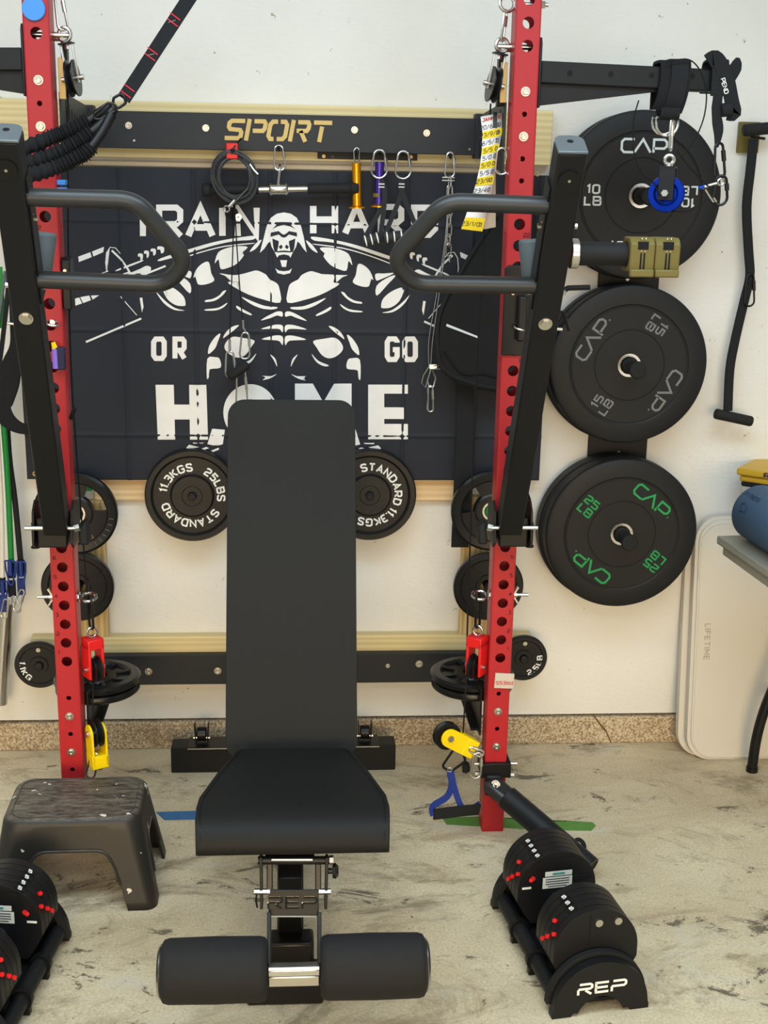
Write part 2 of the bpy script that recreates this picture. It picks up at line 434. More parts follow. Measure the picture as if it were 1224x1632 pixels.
def thing(name, label, cat, loc=(0, 0, 0), rotz=0., group=None):
    o = bpy.data.objects.new(name, None); C.objects.link(o); o.location = loc; o.rotation_euler = (0, 0, rotz)
    o['label'] = label; o['category'] = cat
    if group: o['group'] = group
    o.empty_display_size = .05
    return o
def tag(o, label, cat, group=None, kind=None):
    o['label'] = label; o['category'] = cat
    if group: o['group'] = group
    if kind: o['kind'] = kind
    return o
def struct(o, label=None, cat=None):
    o['kind'] = 'structure'
    if label: o['label'] = label
    if cat: o['category'] = cat
    return o
def copy_thing(root, loc, label, group=None, rotz=None):
    r = root.copy(); C.objects.link(r); r.location = loc; r['label'] = label
    if rotz is not None: r.rotation_euler = (0, 0, rotz)
    if group: r['group'] = group
    for ch in list(root.children):
        c = ch.copy(); C.objects.link(c); c.parent = r
        for g in list(ch.children):
            d = g.copy(); C.objects.link(d); d.parent = c
    return r

# ------------------------------------------------------------------ stroke lettering (width, strokes) on a unit height
c_ = .16
GL = {
 'A': (.8, [[(0, 0), (.4, 1), (.8, 0)], [(.13, .3), (.67, .3)]]),
 '^': (1.0, [[(0, 0), (.5, 1), (1.0, 0)]]),
 'B': (.74, [[(0, 0), (0, 1), (.6, 1), (.7, .9), (.7, .62), (.6, .52), (0, .52)], [(.6, .52), (.74, .42), (.74, .1), (.64, 0), (0, 0)]]),
 'C': (.8, [[(.8, 1), (c_, 1), (0, 1 - c_), (0, c_), (c_, 0), (.8, 0)]]),
 'D': (.78, [[(0, 0), (0, 1), (.56, 1), (.78, .78), (.78, .22), (.56, 0)]], 'c'),
 'E': (.66, [[(.66, 1), (0, 1), (0, 0), (.66, 0)], [(0, .5), (.58, .5)]]),
 'G': (.8, [[(.8, .82), (.8, .86), (.64, 1), (c_, 1), (0, 1 - c_), (0, c_), (c_, 0), (.64, 0), (.8, c_), (.8, .48), (.45, .48)]]),
 'H': (.74, [[(0, 0), (0, 1)], [(.74, 0), (.74, 1)], [(0, .5), (.74, .5)]]),
 'I': (.0, [[(0, 0), (0, 1)]]),
 'J': (.66, [[(.2, 1), (.66, 1), (.66, .14), (.52, 0), (.14, 0), (0, .14), (0, .24)]]),
 'F': (.66, [[(.66, 1), (0, 1), (0, 0)], [(0, .52), (.56, .52)]]),
 'K': (.74, [[(0, 0), (0, 1)], [(.7, 1), (.04, .46)], [(.2, .58), (.74, 0)]]),
 'L': (.62, [[(0, 1), (0, 0), (.62, 0)]]),
 'M': (.9, [[(0, 0), (0, 1), (.45, .3), (.9, 1), (.9, 0)]]),
 'N': (.76, [[(0, 0), (0, 1), (.76, 0), (.76, 1)]]),
 'O': (.8, [[(c_, 0), (0, c_), (0, 1 - c_), (c_, 1), (.8 - c_, 1), (.8, 1 - c_), (.8, c_), (.8 - c_, 0)]], 'c'),
 'P': (.76, [[(0, 0), (0, 1), (.62, 1), (.76, .88), (.76, .52), (.62, .4), (0, .4)]]),
 'R': (.76, [[(0, 0), (0, 1), (.6, 1), (.74, .88), (.74, .54), (.6, .42), (0, .42)], [(.36, .42), (.76, 0)]]),
 'S': (.76, [[(.76, .84), (.6, 1), (c_, 1), (0, .87), (0, .66), (.14, .54), (.62, .46), (.76, .34), (.76, .13), (.6, 0), (c_, 0), (0, .16)]]),
 'T': (.76, [[(0, 1), (.76, 1)], [(.38, 1), (.38, 0)]]),
 'U': (.76, [[(0, 1), (0, .14), (.14, 0), (.62, 0), (.76, .14), (.76, 1)]]),
 '0': (.66, [[(.14, 0), (0, .14), (0, .86), (.14, 1), (.52, 1), (.66, .86), (.66, .14), (.52, 0)]], 'c'),
 '1': (.3, [[(0, .82), (.22, 1), (.22, 0)]]),
 '2': (.68, [[(0, .84), (0, .88), (.14, 1), (.54, 1), (.68, .88), (.68, .62), (.56, .52), (.14, .44), (0, .32), (0, 0), (.68, 0)]]),
 '3': (.66, [[(0, 1), (.54, 1), (.66, .88), (.66, .62), (.56, .52), (.2, .52)], [(.56, .52), (.66, .42), (.66, .12), (.54, 0), (0, 0)]]),
 '4': (.68, [[(.5, 0), (.5, 1), (0, .3), (.68, .3)]]),
 '5': (.68, [[(.66, 1), (0, 1), (0, .56), (.54, .56), (.68, .44), (.68, .12), (.54, 0), (0, 0)]]),
 '6': (.66, [[(.6, 1), (.2, .9), (0, .5), (0, .14), (.14, 0), (.52, 0), (.66, .14), (.66, .42), (.52, .54), (.04, .54)]]),
 '7': (.64, [[(0, 1), (.64, 1), (.22, 0)]]),
 '8': (.66, [[(.1, .54), (0, .64), (0, .88), (.12, 1), (.54, 1), (.66, .88), (.66, .64), (.56, .54), (.66, .42), (.66, .12), (.54, 0), (.12, 0), (0, .12), (0, .42)]], 'c'),
 '9': (.66, [[(.62, .46), (.12, .46), (0, .58), (0, .88), (.12, 1), (.54, 1), (.66, .88), (.66, .5), (.46, .1), (.1, 0)]]),
 '.': (.1, [[(.05, 0), (.05, .14)]]), '/': (.5, [[(0, -.05), (.5, 1.05)]]), '-': (.5, [[(0, .5), (.5, .5)]]), ' ': (.4, []),
}
def text_width(s, gap=.28): return sum(GL[c][0] for c in s) + gap * (len(s) - 1)
def put_text(mb, s, o, u, v, n, h, sw, gap=.28, cx=True, shear=0., xs=1.):
    """letters of height h, stroke sw, centred on o (or starting there), frame u,v and outward normal n (metres of relief)"""
    u, v = V(u), V(v); x = -text_width(s, gap) / 2 if cx else 0
    y0 = -.5 if cx else 0
    hs = h - sw
    for ch in s:
        g = GL[ch]
        for st in g[1]:
            pts = [((x + a + (b - .5) * shear) * hs * xs, (b + y0) * hs) for a, b in st]
            mb.stroke(pts, sw, o, u, v, n, closed=len(g) > 2)
        x += g[0] + gap
def arc_text(mb, s, c, u, v, n, R, h, sw, mid, gap=.3, inward=False):
    """text centred on the angle mid (radians, ccw): tops outward reading clockwise, or tops inward reading counter-clockwise; R is the inner radius"""
    c, u, v = V(c), V(u), V(v); tot = text_width(s, gap) * h; pos = 0; k = -1 if inward else 1
    for ch in s:
        w = GL[ch][0] * h
        a = mid + k * (tot / 2 - pos - w / 2) / (R + h * .45)
        rad = u * math.cos(a) + v * math.sin(a); tan = u * math.sin(a) - v * math.cos(a)
        put_text(mb, ch, c + rad * (R + h / 2), tan * k, rad * k, n, h, sw)
        pos += w + gap * h
EX, EY, EZ = V((1, 0, 0)), V((0, 1, 0)), V((0, 0, 1))
OUT = V((0, -1, 0))          # out of the back wall, towards the room

# small hardware used all over
def bolt(mb, c, n, r=.009, h=.006):
    c, n = V(c), V(n).normalized()
    mb.cyl(c, c + n * .002, r * 1.3, n=18)
    k = r * .55; mb.lathe([(r * .98, .002), (r * .98, .001 + h), (r * .86, .002 + h), (k, .002 + h), (k * .9, .0035), (0, .003)], c, n, 6)
def biner_path(a, b, w, side, wide_end=1.35):
    """pear-shaped carabiner loop from a (narrow) to b (wide)"""
    a, b, side = V(a), V(b), V(side).normalized(); d = b - a; L = d.length; d.normalize(); side = (side - d * side.dot(d)).normalized()
    r1, r2 = w / 2 / wide_end, w / 2; p = []
    for i in range(9): t = PI * i / 8; p.append(a + d * (r1 - r1 * math.sin(t)) + side * (-r1 * math.cos(t)))
    for i in range(9): t = PI * i / 8; p.append(b - d * (r2 - r2 * math.sin(t)) + side * (r2 * math.cos(t)))
    return p
def carabiner(label, a, b, w, side, m=None, r=.0028, group=None, name='carabiner'):
    t = thing(name, label, 'carabiner', V(b), group=group)
    p = biner_path(a, b, w, side)
    MB().tube(p[0:8] + p[8:], r, 8, True).build('loop', m or M_STEEL, t)
    q = p[9] ; e = p[8]
    MB().cyl(e.lerp(q, .12), e.lerp(q, .55), r * 1.6, n=10).build('gate', m or M_STEEL, t)
    return t
# ================================================================== the setting
ZC = .0984                                                   # lower edge of the drywall
m = MB(); m.box((0, -2.9, -.05), (6.4, 6.4, .1)); struct(m.build('floor', M_FLOOR))
m = MB(); m.box((0, .07, 1.55), (6.4, .14, 2 * (1.55 - ZC))); struct(m.build('wall_back', M_WALL))
m = MB(); m.box((0, .066, ZC / 2 - .004), (6.4, .15, ZC - .008)); struct(m.build('trim_1', M_CURB, bevel=.004), 'bare concrete footing strip below the white drywall')
m = MB()
for p0, p1, w in (((945, 1139), (957, 1155), .005), ((957, 1155), (966, 1166), .006), ((966, 1166), (974, 1184), .004)):
    a, b = W(*p0, -.0096), W(*p1, -.0096); d = V((b.z - a.z, 0, a.x - b.x)).normalized() * w / 2
    m.solid([a - d, a + d, b + d, b - d], (0, .0009, 0))
cr_o = m.build('trim_2', mat('crack_dirt', (104, 78, 50), .9)); struct(cr_o, 'dark crack running down the concrete footing right of the rack')
m = MB(); m.box((-3.15, -2.9, 1.5), (.1, 6.4, 3)); struct(m.build('wall_left', M_WALL))
m = MB(); m.box((3.15, -2.9, 1.5), (.1, 6.4, 3)); struct(m.build('wall_right', M_WALL))
m = MB(); m.box((0, -2.9, 3.05), (6.4, 6.4, .1)); struct(m.build('ceiling', M_WALL))

# ------------------------------------------------------------------ timber on the wall
def plank(label, x0, x1, z0, z1, d, mt, y0=0., name='wood_plank'):
    m = MB(); m.box(((x0 + x1) / 2, -y0 - d / 2, (z0 + z1) / 2), (x1 - x0, d, z1 - z0))
    return tag(m.build(name, mt, bevel=.0025), label, 'plank')
def zpx(px, py, Y): return W(px, py, Y).z
xr = W(880, 220, -.04).x
zt = zpx(700, 172, -.04)
plank('long yellowish wall plank behind the top black crossmember', -1.05, xr, zpx(620, 259, -.04), zt, .038, M_PLANK)
plank('thin greyish wood strip just above the black banner', -.62, W(836, 264, -.02).x, zpx(450, 270, -.02), zpx(450, 259, -.02) - .004, .02, M_STRIP)
plank('pale pine board along the lower edge of the banner', W(150, 780, -.02).x, W(735, 780, -.02).x, zpx(450, 798, -.02), zpx(450, 767, -.02) + .02, .02, M_PINE)
zb1, zb0 = zpx(450, 1014, -.04), zpx(450, 1044, -.04)
plank('yellowish wall plank just above the bottom black crossmember', W(48, 1016, -.04).x, W(846, 1013, -.04).x, zb0 - .07, zb1, .038, M_PLANK)
plank('upright wall post behind the plates on the left', W(124, 900, -.04).x, W(168, 900, -.04).x, zb1, zpx(150, 795, -.04) - .01, .038, M_POST, name='wood_post')
plank('upright wall post behind the plates on the right', W(736, 900, -.04).x, W(782, 900, -.04).x, zb1, zpx(750, 790, -.04) - .005, .038, M_POST, name='wood_post')

# ================================================================== the red rack (folding wall rack)
UX, UF, UW, UD = .5636, -.555, .060, .065                    # upright centre, front face, width, depth
HZ = lambda n: .508 + .0508 * (n - 1)
BIG, SMALL = .0135, .0062
holes = [(HZ(n), BIG) for n in range(1, 24)] + [(HZ(n), SMALL) for n in (-7, -5, -4, -3, -2, -1, 24, 25, 26, 27, 28, 29)] + [(HZ(n), BIG) for n in (31, 32, 33, 34)]
holes.sort()
rack = thing('squat_rack', 'red folding squat rack bolted to the planks on the back wall', 'rack', (0, -.3, 0))
def holed_wall(mb, o, u, n, w, z0, z1, hs, th=.003):
    """vertical plate, origin at its centre line, width along u, thickness along -n, real round holes"""
    o, u, n = V(o), V(u), V(n); z = z0
    def pt(a, zz, k): return o + u * a + EZ * zz - n * (th * k)
    def quad(za, zb):
        if zb - za < 1e-5: return
        for k in (0, 1): mb.f([mb.v(pt(*q, k)) for q in ((-w / 2, za), (w / 2, za), (w / 2, zb), (-w / 2, zb))])
    N = 24
    for hz, r in hs:
        h = min(w / 2, .0245, r * 1.6); quad(z, hz - h); z = hz + h
        outer = []; inner = []
        for i in range(N):
            t = 2 * PI * i / N; cx_, sx_ = math.cos(t), math.sin(t); k = 1 / max(abs(cx_), abs(sx_))
            outer.append((cx_ * k * w / 2, hz + sx_ * k * h)); inner.append((cx_ * r, hz + sx_ * r))
        lay = []
        for k in (0, 1): lay.append(([mb.v(pt(*q, k)) for q in outer], [mb.v(pt(*q, k)) for q in inner]))
        for k in (0, 1):
            O, I = lay[k]
            for i in range(N): mb.f([O[i], O[(i + 1) % N], I[(i + 1) % N], I[i]])
        for i in range(N): mb.f([lay[0][1][i], lay[0][1][(i + 1) % N], lay[1][1][(i + 1) % N], lay[1][1][i]])
    quad(z, z1)
def upright(sx):
    x = UX * sx; zt_ = 2.29; e = .004
    m = MB()
    holed_wall(m, (x, UF, 0), EX, OUT, UW - 2 * e, 0, zt_, holes)
    holed_wall(m, (x, UF + UD, 0), EX, EY, UW - 2 * e, 0, zt_, holes)
    side = [(HZ(n) + .0254, .006) for n in range(1, 30, 3)]
    holed_wall(m, (x - UW / 2, UF + UD / 2, 0), EY, (-1, 0, 0), UD - 2 * e, 0, zt_, side)
    holed_wall(m, (x + UW / 2, UF + UD / 2, 0), EY, (1, 0, 0), UD - 2 * e, 0, zt_, side)
    for ax, ay in ((-1, 0), (1, 0), (-1, 1), (1, 1)):        # rounded tube corners
        px, py = x + ax * UW / 2, UF + ay * UD; s = 1 if ay == 0 else -1
        a = (px - ax * e, py); b = (px - ax * e * .3, py + s * e * .3); c = (px, py + s * e)
        for p, q in ((a, b), (b, c)): m.f([m.v((*p, 0)), m.v((*q, 0)), m.v((*q, zt_)), m.v((*p, zt_))])
    bmesh.ops.remove_doubles(m.bm, verts=m.bm.verts[:], dist=1e-5)
    up = m.build('upright', M_RED, rack, ang=.2)
    up.data.polygons.foreach_set('use_smooth', [False] * len(up.data.polygons))
    for n in list(range(1, 7)) + [15, 16, 17, 18, 22, 21]:
        m = MB(); put_text(m, str(n), (x + .019 * (1 if sx > 0 else -1), UF - .0003, HZ(n) + .0255), EX, EZ, (0, -.0004, 0), .0105, .0014); m.build('hole_number', M_CHK, up)
    for n in (-4, -2, 27, 29):
        m = MB(); bolt(m, (x, UF, HZ(n)), OUT, .0085, .006); m.build('bolt', M_ZINC, up)
    if sx > 0:
        m = MB(); bolt(m, (x + .002, UF, HZ(-7)), OUT, .004, .002); m.build('bolt', M_ZINC, up)
    return up
for s in (-1, 1): upright(s)
# top crossmember: a shallow channel on the plank, with wide ends where the folding arms hinge
zt1, zt0 = zpx(450, 182, -.09), zpx(450, 241, -.09)
m = MB(); L = .515
m.box((0, -.0765, (zt0 + zt1) / 2), (2 * L, .003, zt1 - zt0))
for z in (zt0 + .0015, zt1 - .0015): m.box((0, -.0575, z), (2 * L, .037, .003))
for s in (-1, 1):
    m.box((s * (L + .025), -.062, (zt0 + zt1) / 2 + .002), (.055, .048, zt1 - zt0 + .022))
bm_ = m.build('crossmember', M_BEAM, rack, bevel=.002)
m = MB()
o = W(449, 208, -.079)
def sport(mb):
    # stencil letters leaning to the right, cut open like the plate in the photo
    h, sw = .056, .0112; u, v, n = EX, EZ, (0, -.0012, 0); x = -.155 / .78
    def st(pts, w=sw): mb.stroke([((x + (a + .26 * b) * h) * .76, (b - .5) * h) for a, b in pts], w, o, u, v, n)
    st([(1.02, .9), (.2, .9), (.06, .8), (.06, .62), (.16, .52), (.8, .48), (.9, .38), (.9, .2), (.78, .1), (-.08, .1)]); x += 1.28 * h
    st([(0, 0), (0, 1)], sw); st([(.32, .9), (.95, .9), (1.05, .8), (1.05, .58), (.95, .46), (.32, .46)]); x += 1.36 * h
    st([(.45, .9), (.14, .9), (0, .76), (0, .24), (.14, .1), (.36, .1)]); st([(.62, .9), (.92, .9), (1.06, .76), (1.06, .24), (.92, .1), (.56, .1)]); x += 1.42 * h
    st([(0, 0), (0, 1)]); st([(.3, .9), (.95, .9), (1.03, .8), (1.03, .62), (.93, .5), (.3, .5)]); st([(.55, .5), (.98, 0)]); x += 1.3 * h
    st([(0, .9), (1.15, .9)]); st([(.56, .72), (.56, 0)])
sport(m); m.build('lettering', M_GOLDT, bm_, label='tan stencil lettering SPORT')
for px, py in ((205, 200), (328, 204), (565, 207), (680, 212)):
    m = MB(); bolt(m, W(px, py, -.078), OUT, .007, .005); m.build('bolt', M_ZINC, bm_)
for px, py in ((214, 224), (748, 238), (766, 190)):
    m = MB(); m.cyl(W(px, py, -.078), W(px, py, -.078) + V((0, -.004, 0)), .003, n=10); m.build('screw', M_ZINC, bm_)
# bottom crossmember
zl1, zl0 = zpx(450, 1044, -.07), zpx(450, 1090, -.07)
m = MB()
m.box((0, -.0665, (zl0 + zl1) / 2), (1.13, .003, zl1 - zl0))
for z in (zl0 + .0015, zl1 - .0015): m.box((0, -.052, z), (1.13, .03, .003))
bb = m.build('crossmember', M_BEAM, rack, bevel=.002)
for px, py in ((237, 1070), (347, 1069), (618, 1061), (668, 1058)):
    m = MB(); bolt(m, W(px, py, -.068), OUT, .0085 if px != 618 else .005, .005); m.build('bolt', M_ZINC, bb)
# folding side panels: top one slotted, bottom one tapering
for s in (-1, 1):
    x = s * (UX - .036)
    m = MB(); yz = [(-.495, zt1 + .022), (-.42, zt1 + .022), (-.16, zt1 + .012), (-.085, zt1 + .006), (-.085, zt0 - .004), (-.16, zt0 - .006), (-.495, zt0 - .05)]
    m.prism(yz, (x - .0025, 0, 0), EY, EZ, (.005, 0, 0))
    sp_ = m.build('side_panel', M_PANEL, rack, bevel=.001)
    for k in range(7):
        m = MB(); y = -.43 + k * .04; zc = zt1 - .035 - k * .006
        m.box((x, y, zc), (.0062, .012, .085 - k * .006)); m.build('slot', M_CHK, sp_)
    m = MB(); yz = [(-.495, zl1 + .06), (-.085, zl1 - .002), (-.085, zl0 + .002), (-.495, zl0 + .02)]
    m.prism(yz, (x - .0025, 0, 0), EY, EZ, (.005, 0, 0)); m.box((x - s * .012, -.28, zl0 + .03), (.024, .40, .006))
    m.build('side_panel', M_BLK, rack, bevel=.001)
    # peg that carries the flat plates
    m = MB(); m.cyl((x - s * .004, -.335, zl1 - .01), (x - s * .004, -.335, .43), .0125)
    m.build('plate_peg', M_BLK, rack)
    # brass coloured stop plate behind each upright and the hinge plate next to it
    m = MB(); m.box((s * (UX - .045), UF + .05, zpx(520 if s > 0 else 90, 125, -.5)), (.016, .006, .092)); m.build('stop_plate', M_BRASS, rack, bevel=.001)
    m = MB(); m.box((s * (UX - .048), UF + .085, zpx(520, 120, -.5)), (.014, .03, .12)); m.build('hinge_plate', M_BLK, rack, bevel=.002)
# ------------------------------------------------------------------ cable arms sticking out sideways at the top
def cable_arm(s, label):
    x0 = s * (UX + UW / 2); t = thing('cable_outrigger', label, 'arm', (x0, -.52, 1.9))
    z1, z0, z2 = 2.003, 1.905, 1.944
    m = MB(); L = .45
    m.bar((x0 + s * .006, -.52, 1.976), (x0 + s * L, -.52, 1.966), .055, .05)
    m.build('beam', M_BLK, t, bevel=.003)
    m = MB(); yz = [(0, .0), (.30, -.002), (.30, -.012), (0, -.052)]
    m.prism([(s * a, b) for a, b in yz], (x0 + s * .006, -.535, 1.953), EX, EZ, (0, .03, 0)); m.build('gusset', M_BLK, t, bevel=.002)
    m = MB(); yz = [(-.032, -.08), (.032, -.08), (.032, .062), (.022, .078), (-.022, .078), (-.032, .062)]
    m.prism(yz, (x0, -.5225, 1.975), EY, EZ, (s * .006, 0, 0)); m.build('mounting_plate', M_BLK, t, bevel=.002)
    for k in range(4):
        m = MB(); c = V((x0 + s * (.075 + .098 * k), -.5478, 1.9745)); m.cyl(c, c + V((0, -.0006, 0)), .0065); m.build('hole', M_CHK, t)
    m = MB(); zp = HZ(31) - .0
    m.cyl((s * (UX - .068), -.52, zp), (s * (UX + .04), -.52, zp), .006); m.build('pin', M_STEEL, t)
    return t
cable_arm(1, 'black tapered cable arm reaching out from the right red upright'); cable_arm(-1, 'black cable arm cut off by the left picture edge')
# ------------------------------------------------------------------ jammer arms leaning out in front of each upright
def jammer(s, label, side):
    A = V((s * .557, -.632, .887)); B_ = V((.560 if s > 0 else -.525, -1.115, 1.794))
    t = thing('lever_arm', label, 'lever arm', A)
    d = (B_ - A).normalized(); u = EX.copy(); u = (u - d * u.dot(d)).normalized(); n = u.cross(d).normalized()   # n: towards the room
    if n.y > 0: n = -n
    m = MB(); R = Matrix((u, n, d)).transposed(); Lg = (B_ - A).length
    m.box((A + B_) / 2, (.058, .06, Lg), R); arm = m.build('arm', M_BLK, t, bevel=.004)
    # rounded grey end cap
    pts = [(-.0295, .0305), (.0295, .0305)] + [(.0295 - .02 + .02 * math.cos(a), -.0305 + .012 - .02 * math.sin(a) ) for a in [0, .5, 1., 1.57]] + [(-.0295 + .02 - .02 * math.cos(a), -.0305 + .012 - .02 * math.sin(a)) for a in [1.57, 1., .5, 0]]
    m = MB(); m.prism(pts, B_, u, n, d * .006); m.build('end_cap', M_GREYPL, t, bevel=.0015)
    m = MB(); m.cyl(B_ + d * .006 - n * .012, B_ + d * .0066 - n * .012, .0065); m.build('cap_hole', M_CHK, t)
    # round badge on the front near the top, and pivot bolts
    m = MB(); c = B_ - d * .055 + n * .03; m.cyl(c, c + n * .004, .021, n=32); m.build('badge', M_BLK2, t)
    m = MB(); m.cyl(c + n * .004, c + n * .0055, .003, n=10); m.build('screw', M_ZINC, t)
    f = lambda k: A + d * (k * Lg)
    c = f(.617) + n * .03; m = MB(); m.cyl(c, c + n * .003, .015, n=24); m.cyl(c + n * .003, c + n * .008, .012, n=6); m.build('bolt', M_ZINC, t)
    for k in (.828, .672):
        for q in (-1, 1):
            c = f(k) + u * q * .029 - n * .004; m = MB(); m.cyl(c, c + u * q * .012, .006, n=6); m.cyl(c, c + u * q * .004, .010); m.build('bolt', M_ZINC, t)
    # D shaped handle reaching inwards
    iw = -s * u
    P = lambda a, b: f(a) + iw * (.029 + b) + n * .002
    pth = round_path([P(.876, 0), P(.880, .208), P(.75, .305), P(.692, .262), P(.692, 0)], .068, 8)
    m = MB(); m.tube(pth, .0182, 20); m.build('handle', M_GUN, t)
    # second, straight grip pointing away behind the arm
    a = f(.655) + iw * .026 - n * .045; b = f(.742) + iw * .034 - n * .10
    m = MB(); m.cyl(a, b, .0175, .024, n=24); m.build('rear_grip', M_GRIPG, t, bevel=.008, seg=3)
    # narrow bracket plates down the inner edge
    m = MB(); m.bar(f(.64) + iw * .031 - n * .012, f(.92) + iw * .031 - n * .012, .004, .05, n); m.build('handle_plate', M_BLK, t, bevel=.001)
    # pivot: fork with two cheek plates and a steel pin
    for q in (-1, 1):
        c = V((s * .568 + q * .043, -.60, .884)); yz = [(-.045, -.035), (-.02, -.052), (.075, -.045), (.08, .04), (.0, .066), (-.03, .045)]
        m = MB(); m.prism(yz, c, EY, EZ, (q * .006, 0, 0)); m.build('cheek_plate', M_BLK, t, bevel=.002)
    m = MB(); m.box((s * .568, -.605, .876), (.072, .075, .075)); m.build('pivot_block', M_BLK2, t, bevel=.004)
    m = MB(); m.cyl((s * .568 - .062, -.652, .892), (s * .568 + .058, -.652, .892), .0055); m.build('pivot_pin', M_STEEL, t)
    m = MB(); x = s * .568 - s * .056; m.cyl((x, -.652, .892), (x - s * .013, -.652, .895), .010, n=6); m.build('nut', M_STEEL, t)
    m = MB(); x = s * .568 - s * .075; m.hexa([V((x - .012, -.64, .844)), V((x + .012, -.64, .844)), V((x + .012, -.58, .844)), V((x - .012, -.58, .844)), V((x - .014, -.635, .889)), V((x + .006, -.635, .904)), V((x + .006, -.59, .904)), V((x - .014, -.59, .889))]); m.build('pull_knob', M_MATTE, t, bevel=.006)
    m = MB(); c = V((s * .568 + s * .048, -.61, .834)); m.cyl(c + V((0, 0, .06)), c, .008); m.cyl(c, c - EZ * .004, .011); m.build('lock_pin', M_BLK2, t)
    return t, f, u, n, d
JR = jammer(1, 'black lever arm in front of the right red upright', 1)
JL = jammer(-1, 'black lever arm in front of the left red upright', -1)
# weight sleeve with a steel collar on the right arm
t, f, u, n, d = JR
a = f(.768) + EX * .034
t2 = thing('weight_sleeve', 'dark round weight sleeve sticking out right of the lever arm', 'sleeve', a)
m = MB(); m.cyl(a, a + EX * .017, .031, n=36); m.build('flange', M_STEEL, t2, bevel=.002, label='bright ribbed steel flange')
m = MB(); m.cyl(a + EX * .017, a + EX * .200, .0245, n=36); m.build('sleeve', M_MATTE, t2, bevel=.002)
def collar(x0, label):
    b = a + EX * x0; t3 = thing('barbell_collar', label, 'collar', b - EZ * .035, group='olive collars on the weight sleeve')
    m = MB(); n_ = 8
    pr = [(.0255 * math.cos(q), .0255 * math.sin(q)) for q in [2 * PI * i / 24 for i in range(24)]]
    W_ = .052; zz = [(-.036, -.034), (.03, -.036), (.036, -.024), (.036, .022), (.026, .036), (-.028, .036), (-.038, .022)]
    o_ = [V((p)).to_2d() if False else p for p in zz]
    # ring with a hexagonal outside, open in the middle
    N = 24; outs = []; ins = []
    for i in range(N):
        th = 2 * PI * i / N; cx_, sx_ = math.cos(th), math.sin(th); rr = 9
        for j in range(len(zz)):
            p, q = V(zz[j]), V(zz[(j + 1) % len(zz)]); e = q - p; den = cx_ * e.y - sx_ * e.x
            if abs(den) > 1e-9:
                k = (p.x * e.y - p.y * e.x) / den; s_ = (p.x * sx_ - p.y * cx_) / den
                if k > 0 and -1e-6 <= s_ <= 1 + 1e-6: rr = min(rr, k)
        outs.append((cx_ * rr, sx_ * rr)); ins.append((cx_ * .0247, sx_ * .0247))
    lay = [[[m.v(b + V((x, q[0], q[1]))) for q in ring] for ring in (outs, ins)] for x in (0, W_)]
    for i in range(N):
        k = (i + 1) % N
        m.f([lay[0][0][i], lay[0][0][k], lay[1][0][k], lay[1][0][i]]); m.f([lay[0][1][i], lay[0][1][k], lay[1][1][k], lay[1][1][i]])
        for x in (0, 1): m.f([lay[x][0][i], lay[x][0][k], lay[x][1][k], lay[x][1][i]])
    m.build('body', M_OLIVE, t3, bevel=.003)
    m = MB()
    for k in (-.0035, .0035): m.box(b + V((W_ / 2 + k, -.037, -.012)), (.003, .003, .034))
    m.build('groove', M_CHK, t3)
    m = MB(); m.box(b + V((W_ / 2, -.0365, .020)), (.022, .004, .016)); m.build('window', M_CHK, t3)
    m = MB()
    for k in (-.004, .004): m.box(b + V((W_ / 2 + k, -.0365, .0345)), (.0018, .006, .003)); m.box(b + V((W_ / 2 + k, -.0385, .009)), (.0018, .003, .0015))
    m.build('spring', M_STEEL, t3)
    m = MB(); m.box(b + V((W_ / 2, -.036, -.036)), (W_ * .97, .014, .016)); m.build('lever', M_OLIVE, t3, bevel=.003)
    return t3
collar(.119, 'olive clamp collar on the weight sleeve, beside its bare dark section'); collar(.172, 'olive clamp collar at the tip of the weight sleeve')
# ------------------------------------------------------------------ J cups on the uprights
def jcup(s, label):
    x = s * UX; t = thing('j_cup', label, 'rack hook', (x, UF, HZ(17)))
    z0, z1 = HZ(17) - .012, HZ(20) + .055
    xi = x - s * (UW / 2 + .002)
    if s > 0:
        m = MB(); poly = [(-.032, z0), (.032, z0), (.032, z1 - .008), (.024, z1), (-.024, z1), (-.032, z1 - .008)]
        m.prism(poly, (x, UF - .0002, 0), EX, EZ, (0, -.006, 0)); m.build('front_plate', M_BLK2, t, bevel=.002)
        m = MB(); m.box((x + .012, UF - .02, HZ(18) + .03), (.022, .028, .11)); m.build('hook_pad', M_BLK2, t, bevel=.004)
        m = MB(); c = V((x - .01, UF - .006, HZ(20) - .012)); m.cyl(c, c + OUT * .003, .004, n=12); m.build('screw', M_ZINC, t)
    else:
        m = MB(); poly = [(UF - .005, z0 + .10), (UF + .05, z0 + .10), (UF + .05, z1 - .004), (UF + .04, z1 + .004), (UF + .004, z1 + .004), (UF - .005, z1 - .004)]
        m.prism(poly, (xi + .001, 0, 0), EY, EZ, (.02, 0, 0)); m.build('side_plate', M_BLK2, t, bevel=.003)
        m = MB(); c = V((xi + .009, UF - .005, HZ(20) + .028)); m.cyl(c, c + OUT * .003, .004, n=12); m.build('screw', M_ZINC, t)
        m = MB(); a = W(140, 452, -.53); b = W(182, 440, -.47); m.bar(a, b, .02, .028); m.build('hook_pad', M_MATTE, t, bevel=.008)
        m = MB(); c = W(163, 444, -.52); m.cyl(c, c + OUT * .02, .0035, n=12); m.build('screw', M_ZINC, t)
    # sprung pin with a pull ring, standing in the hole below
    m = MB(); pr = W(829, 522, UF - .02) if s > 0 else W(84, 515, UF - .012)
    m.ring(pr, V((.2, -.3, 1)), .0150, .0028, 24, 8); m.build('pull_ring', M_STEEL, t)
    m = MB(); m.cyl(pr + V((0, .045, .002)), pr + V((0, -.004, .002)), .006); m.build('pin', M_STEEL, t)
    return t
jcup(1, 'black J-cup hook on the right upright behind the handle'); jcup(-1, 'black J-cup hook on the inner side of the left upright')
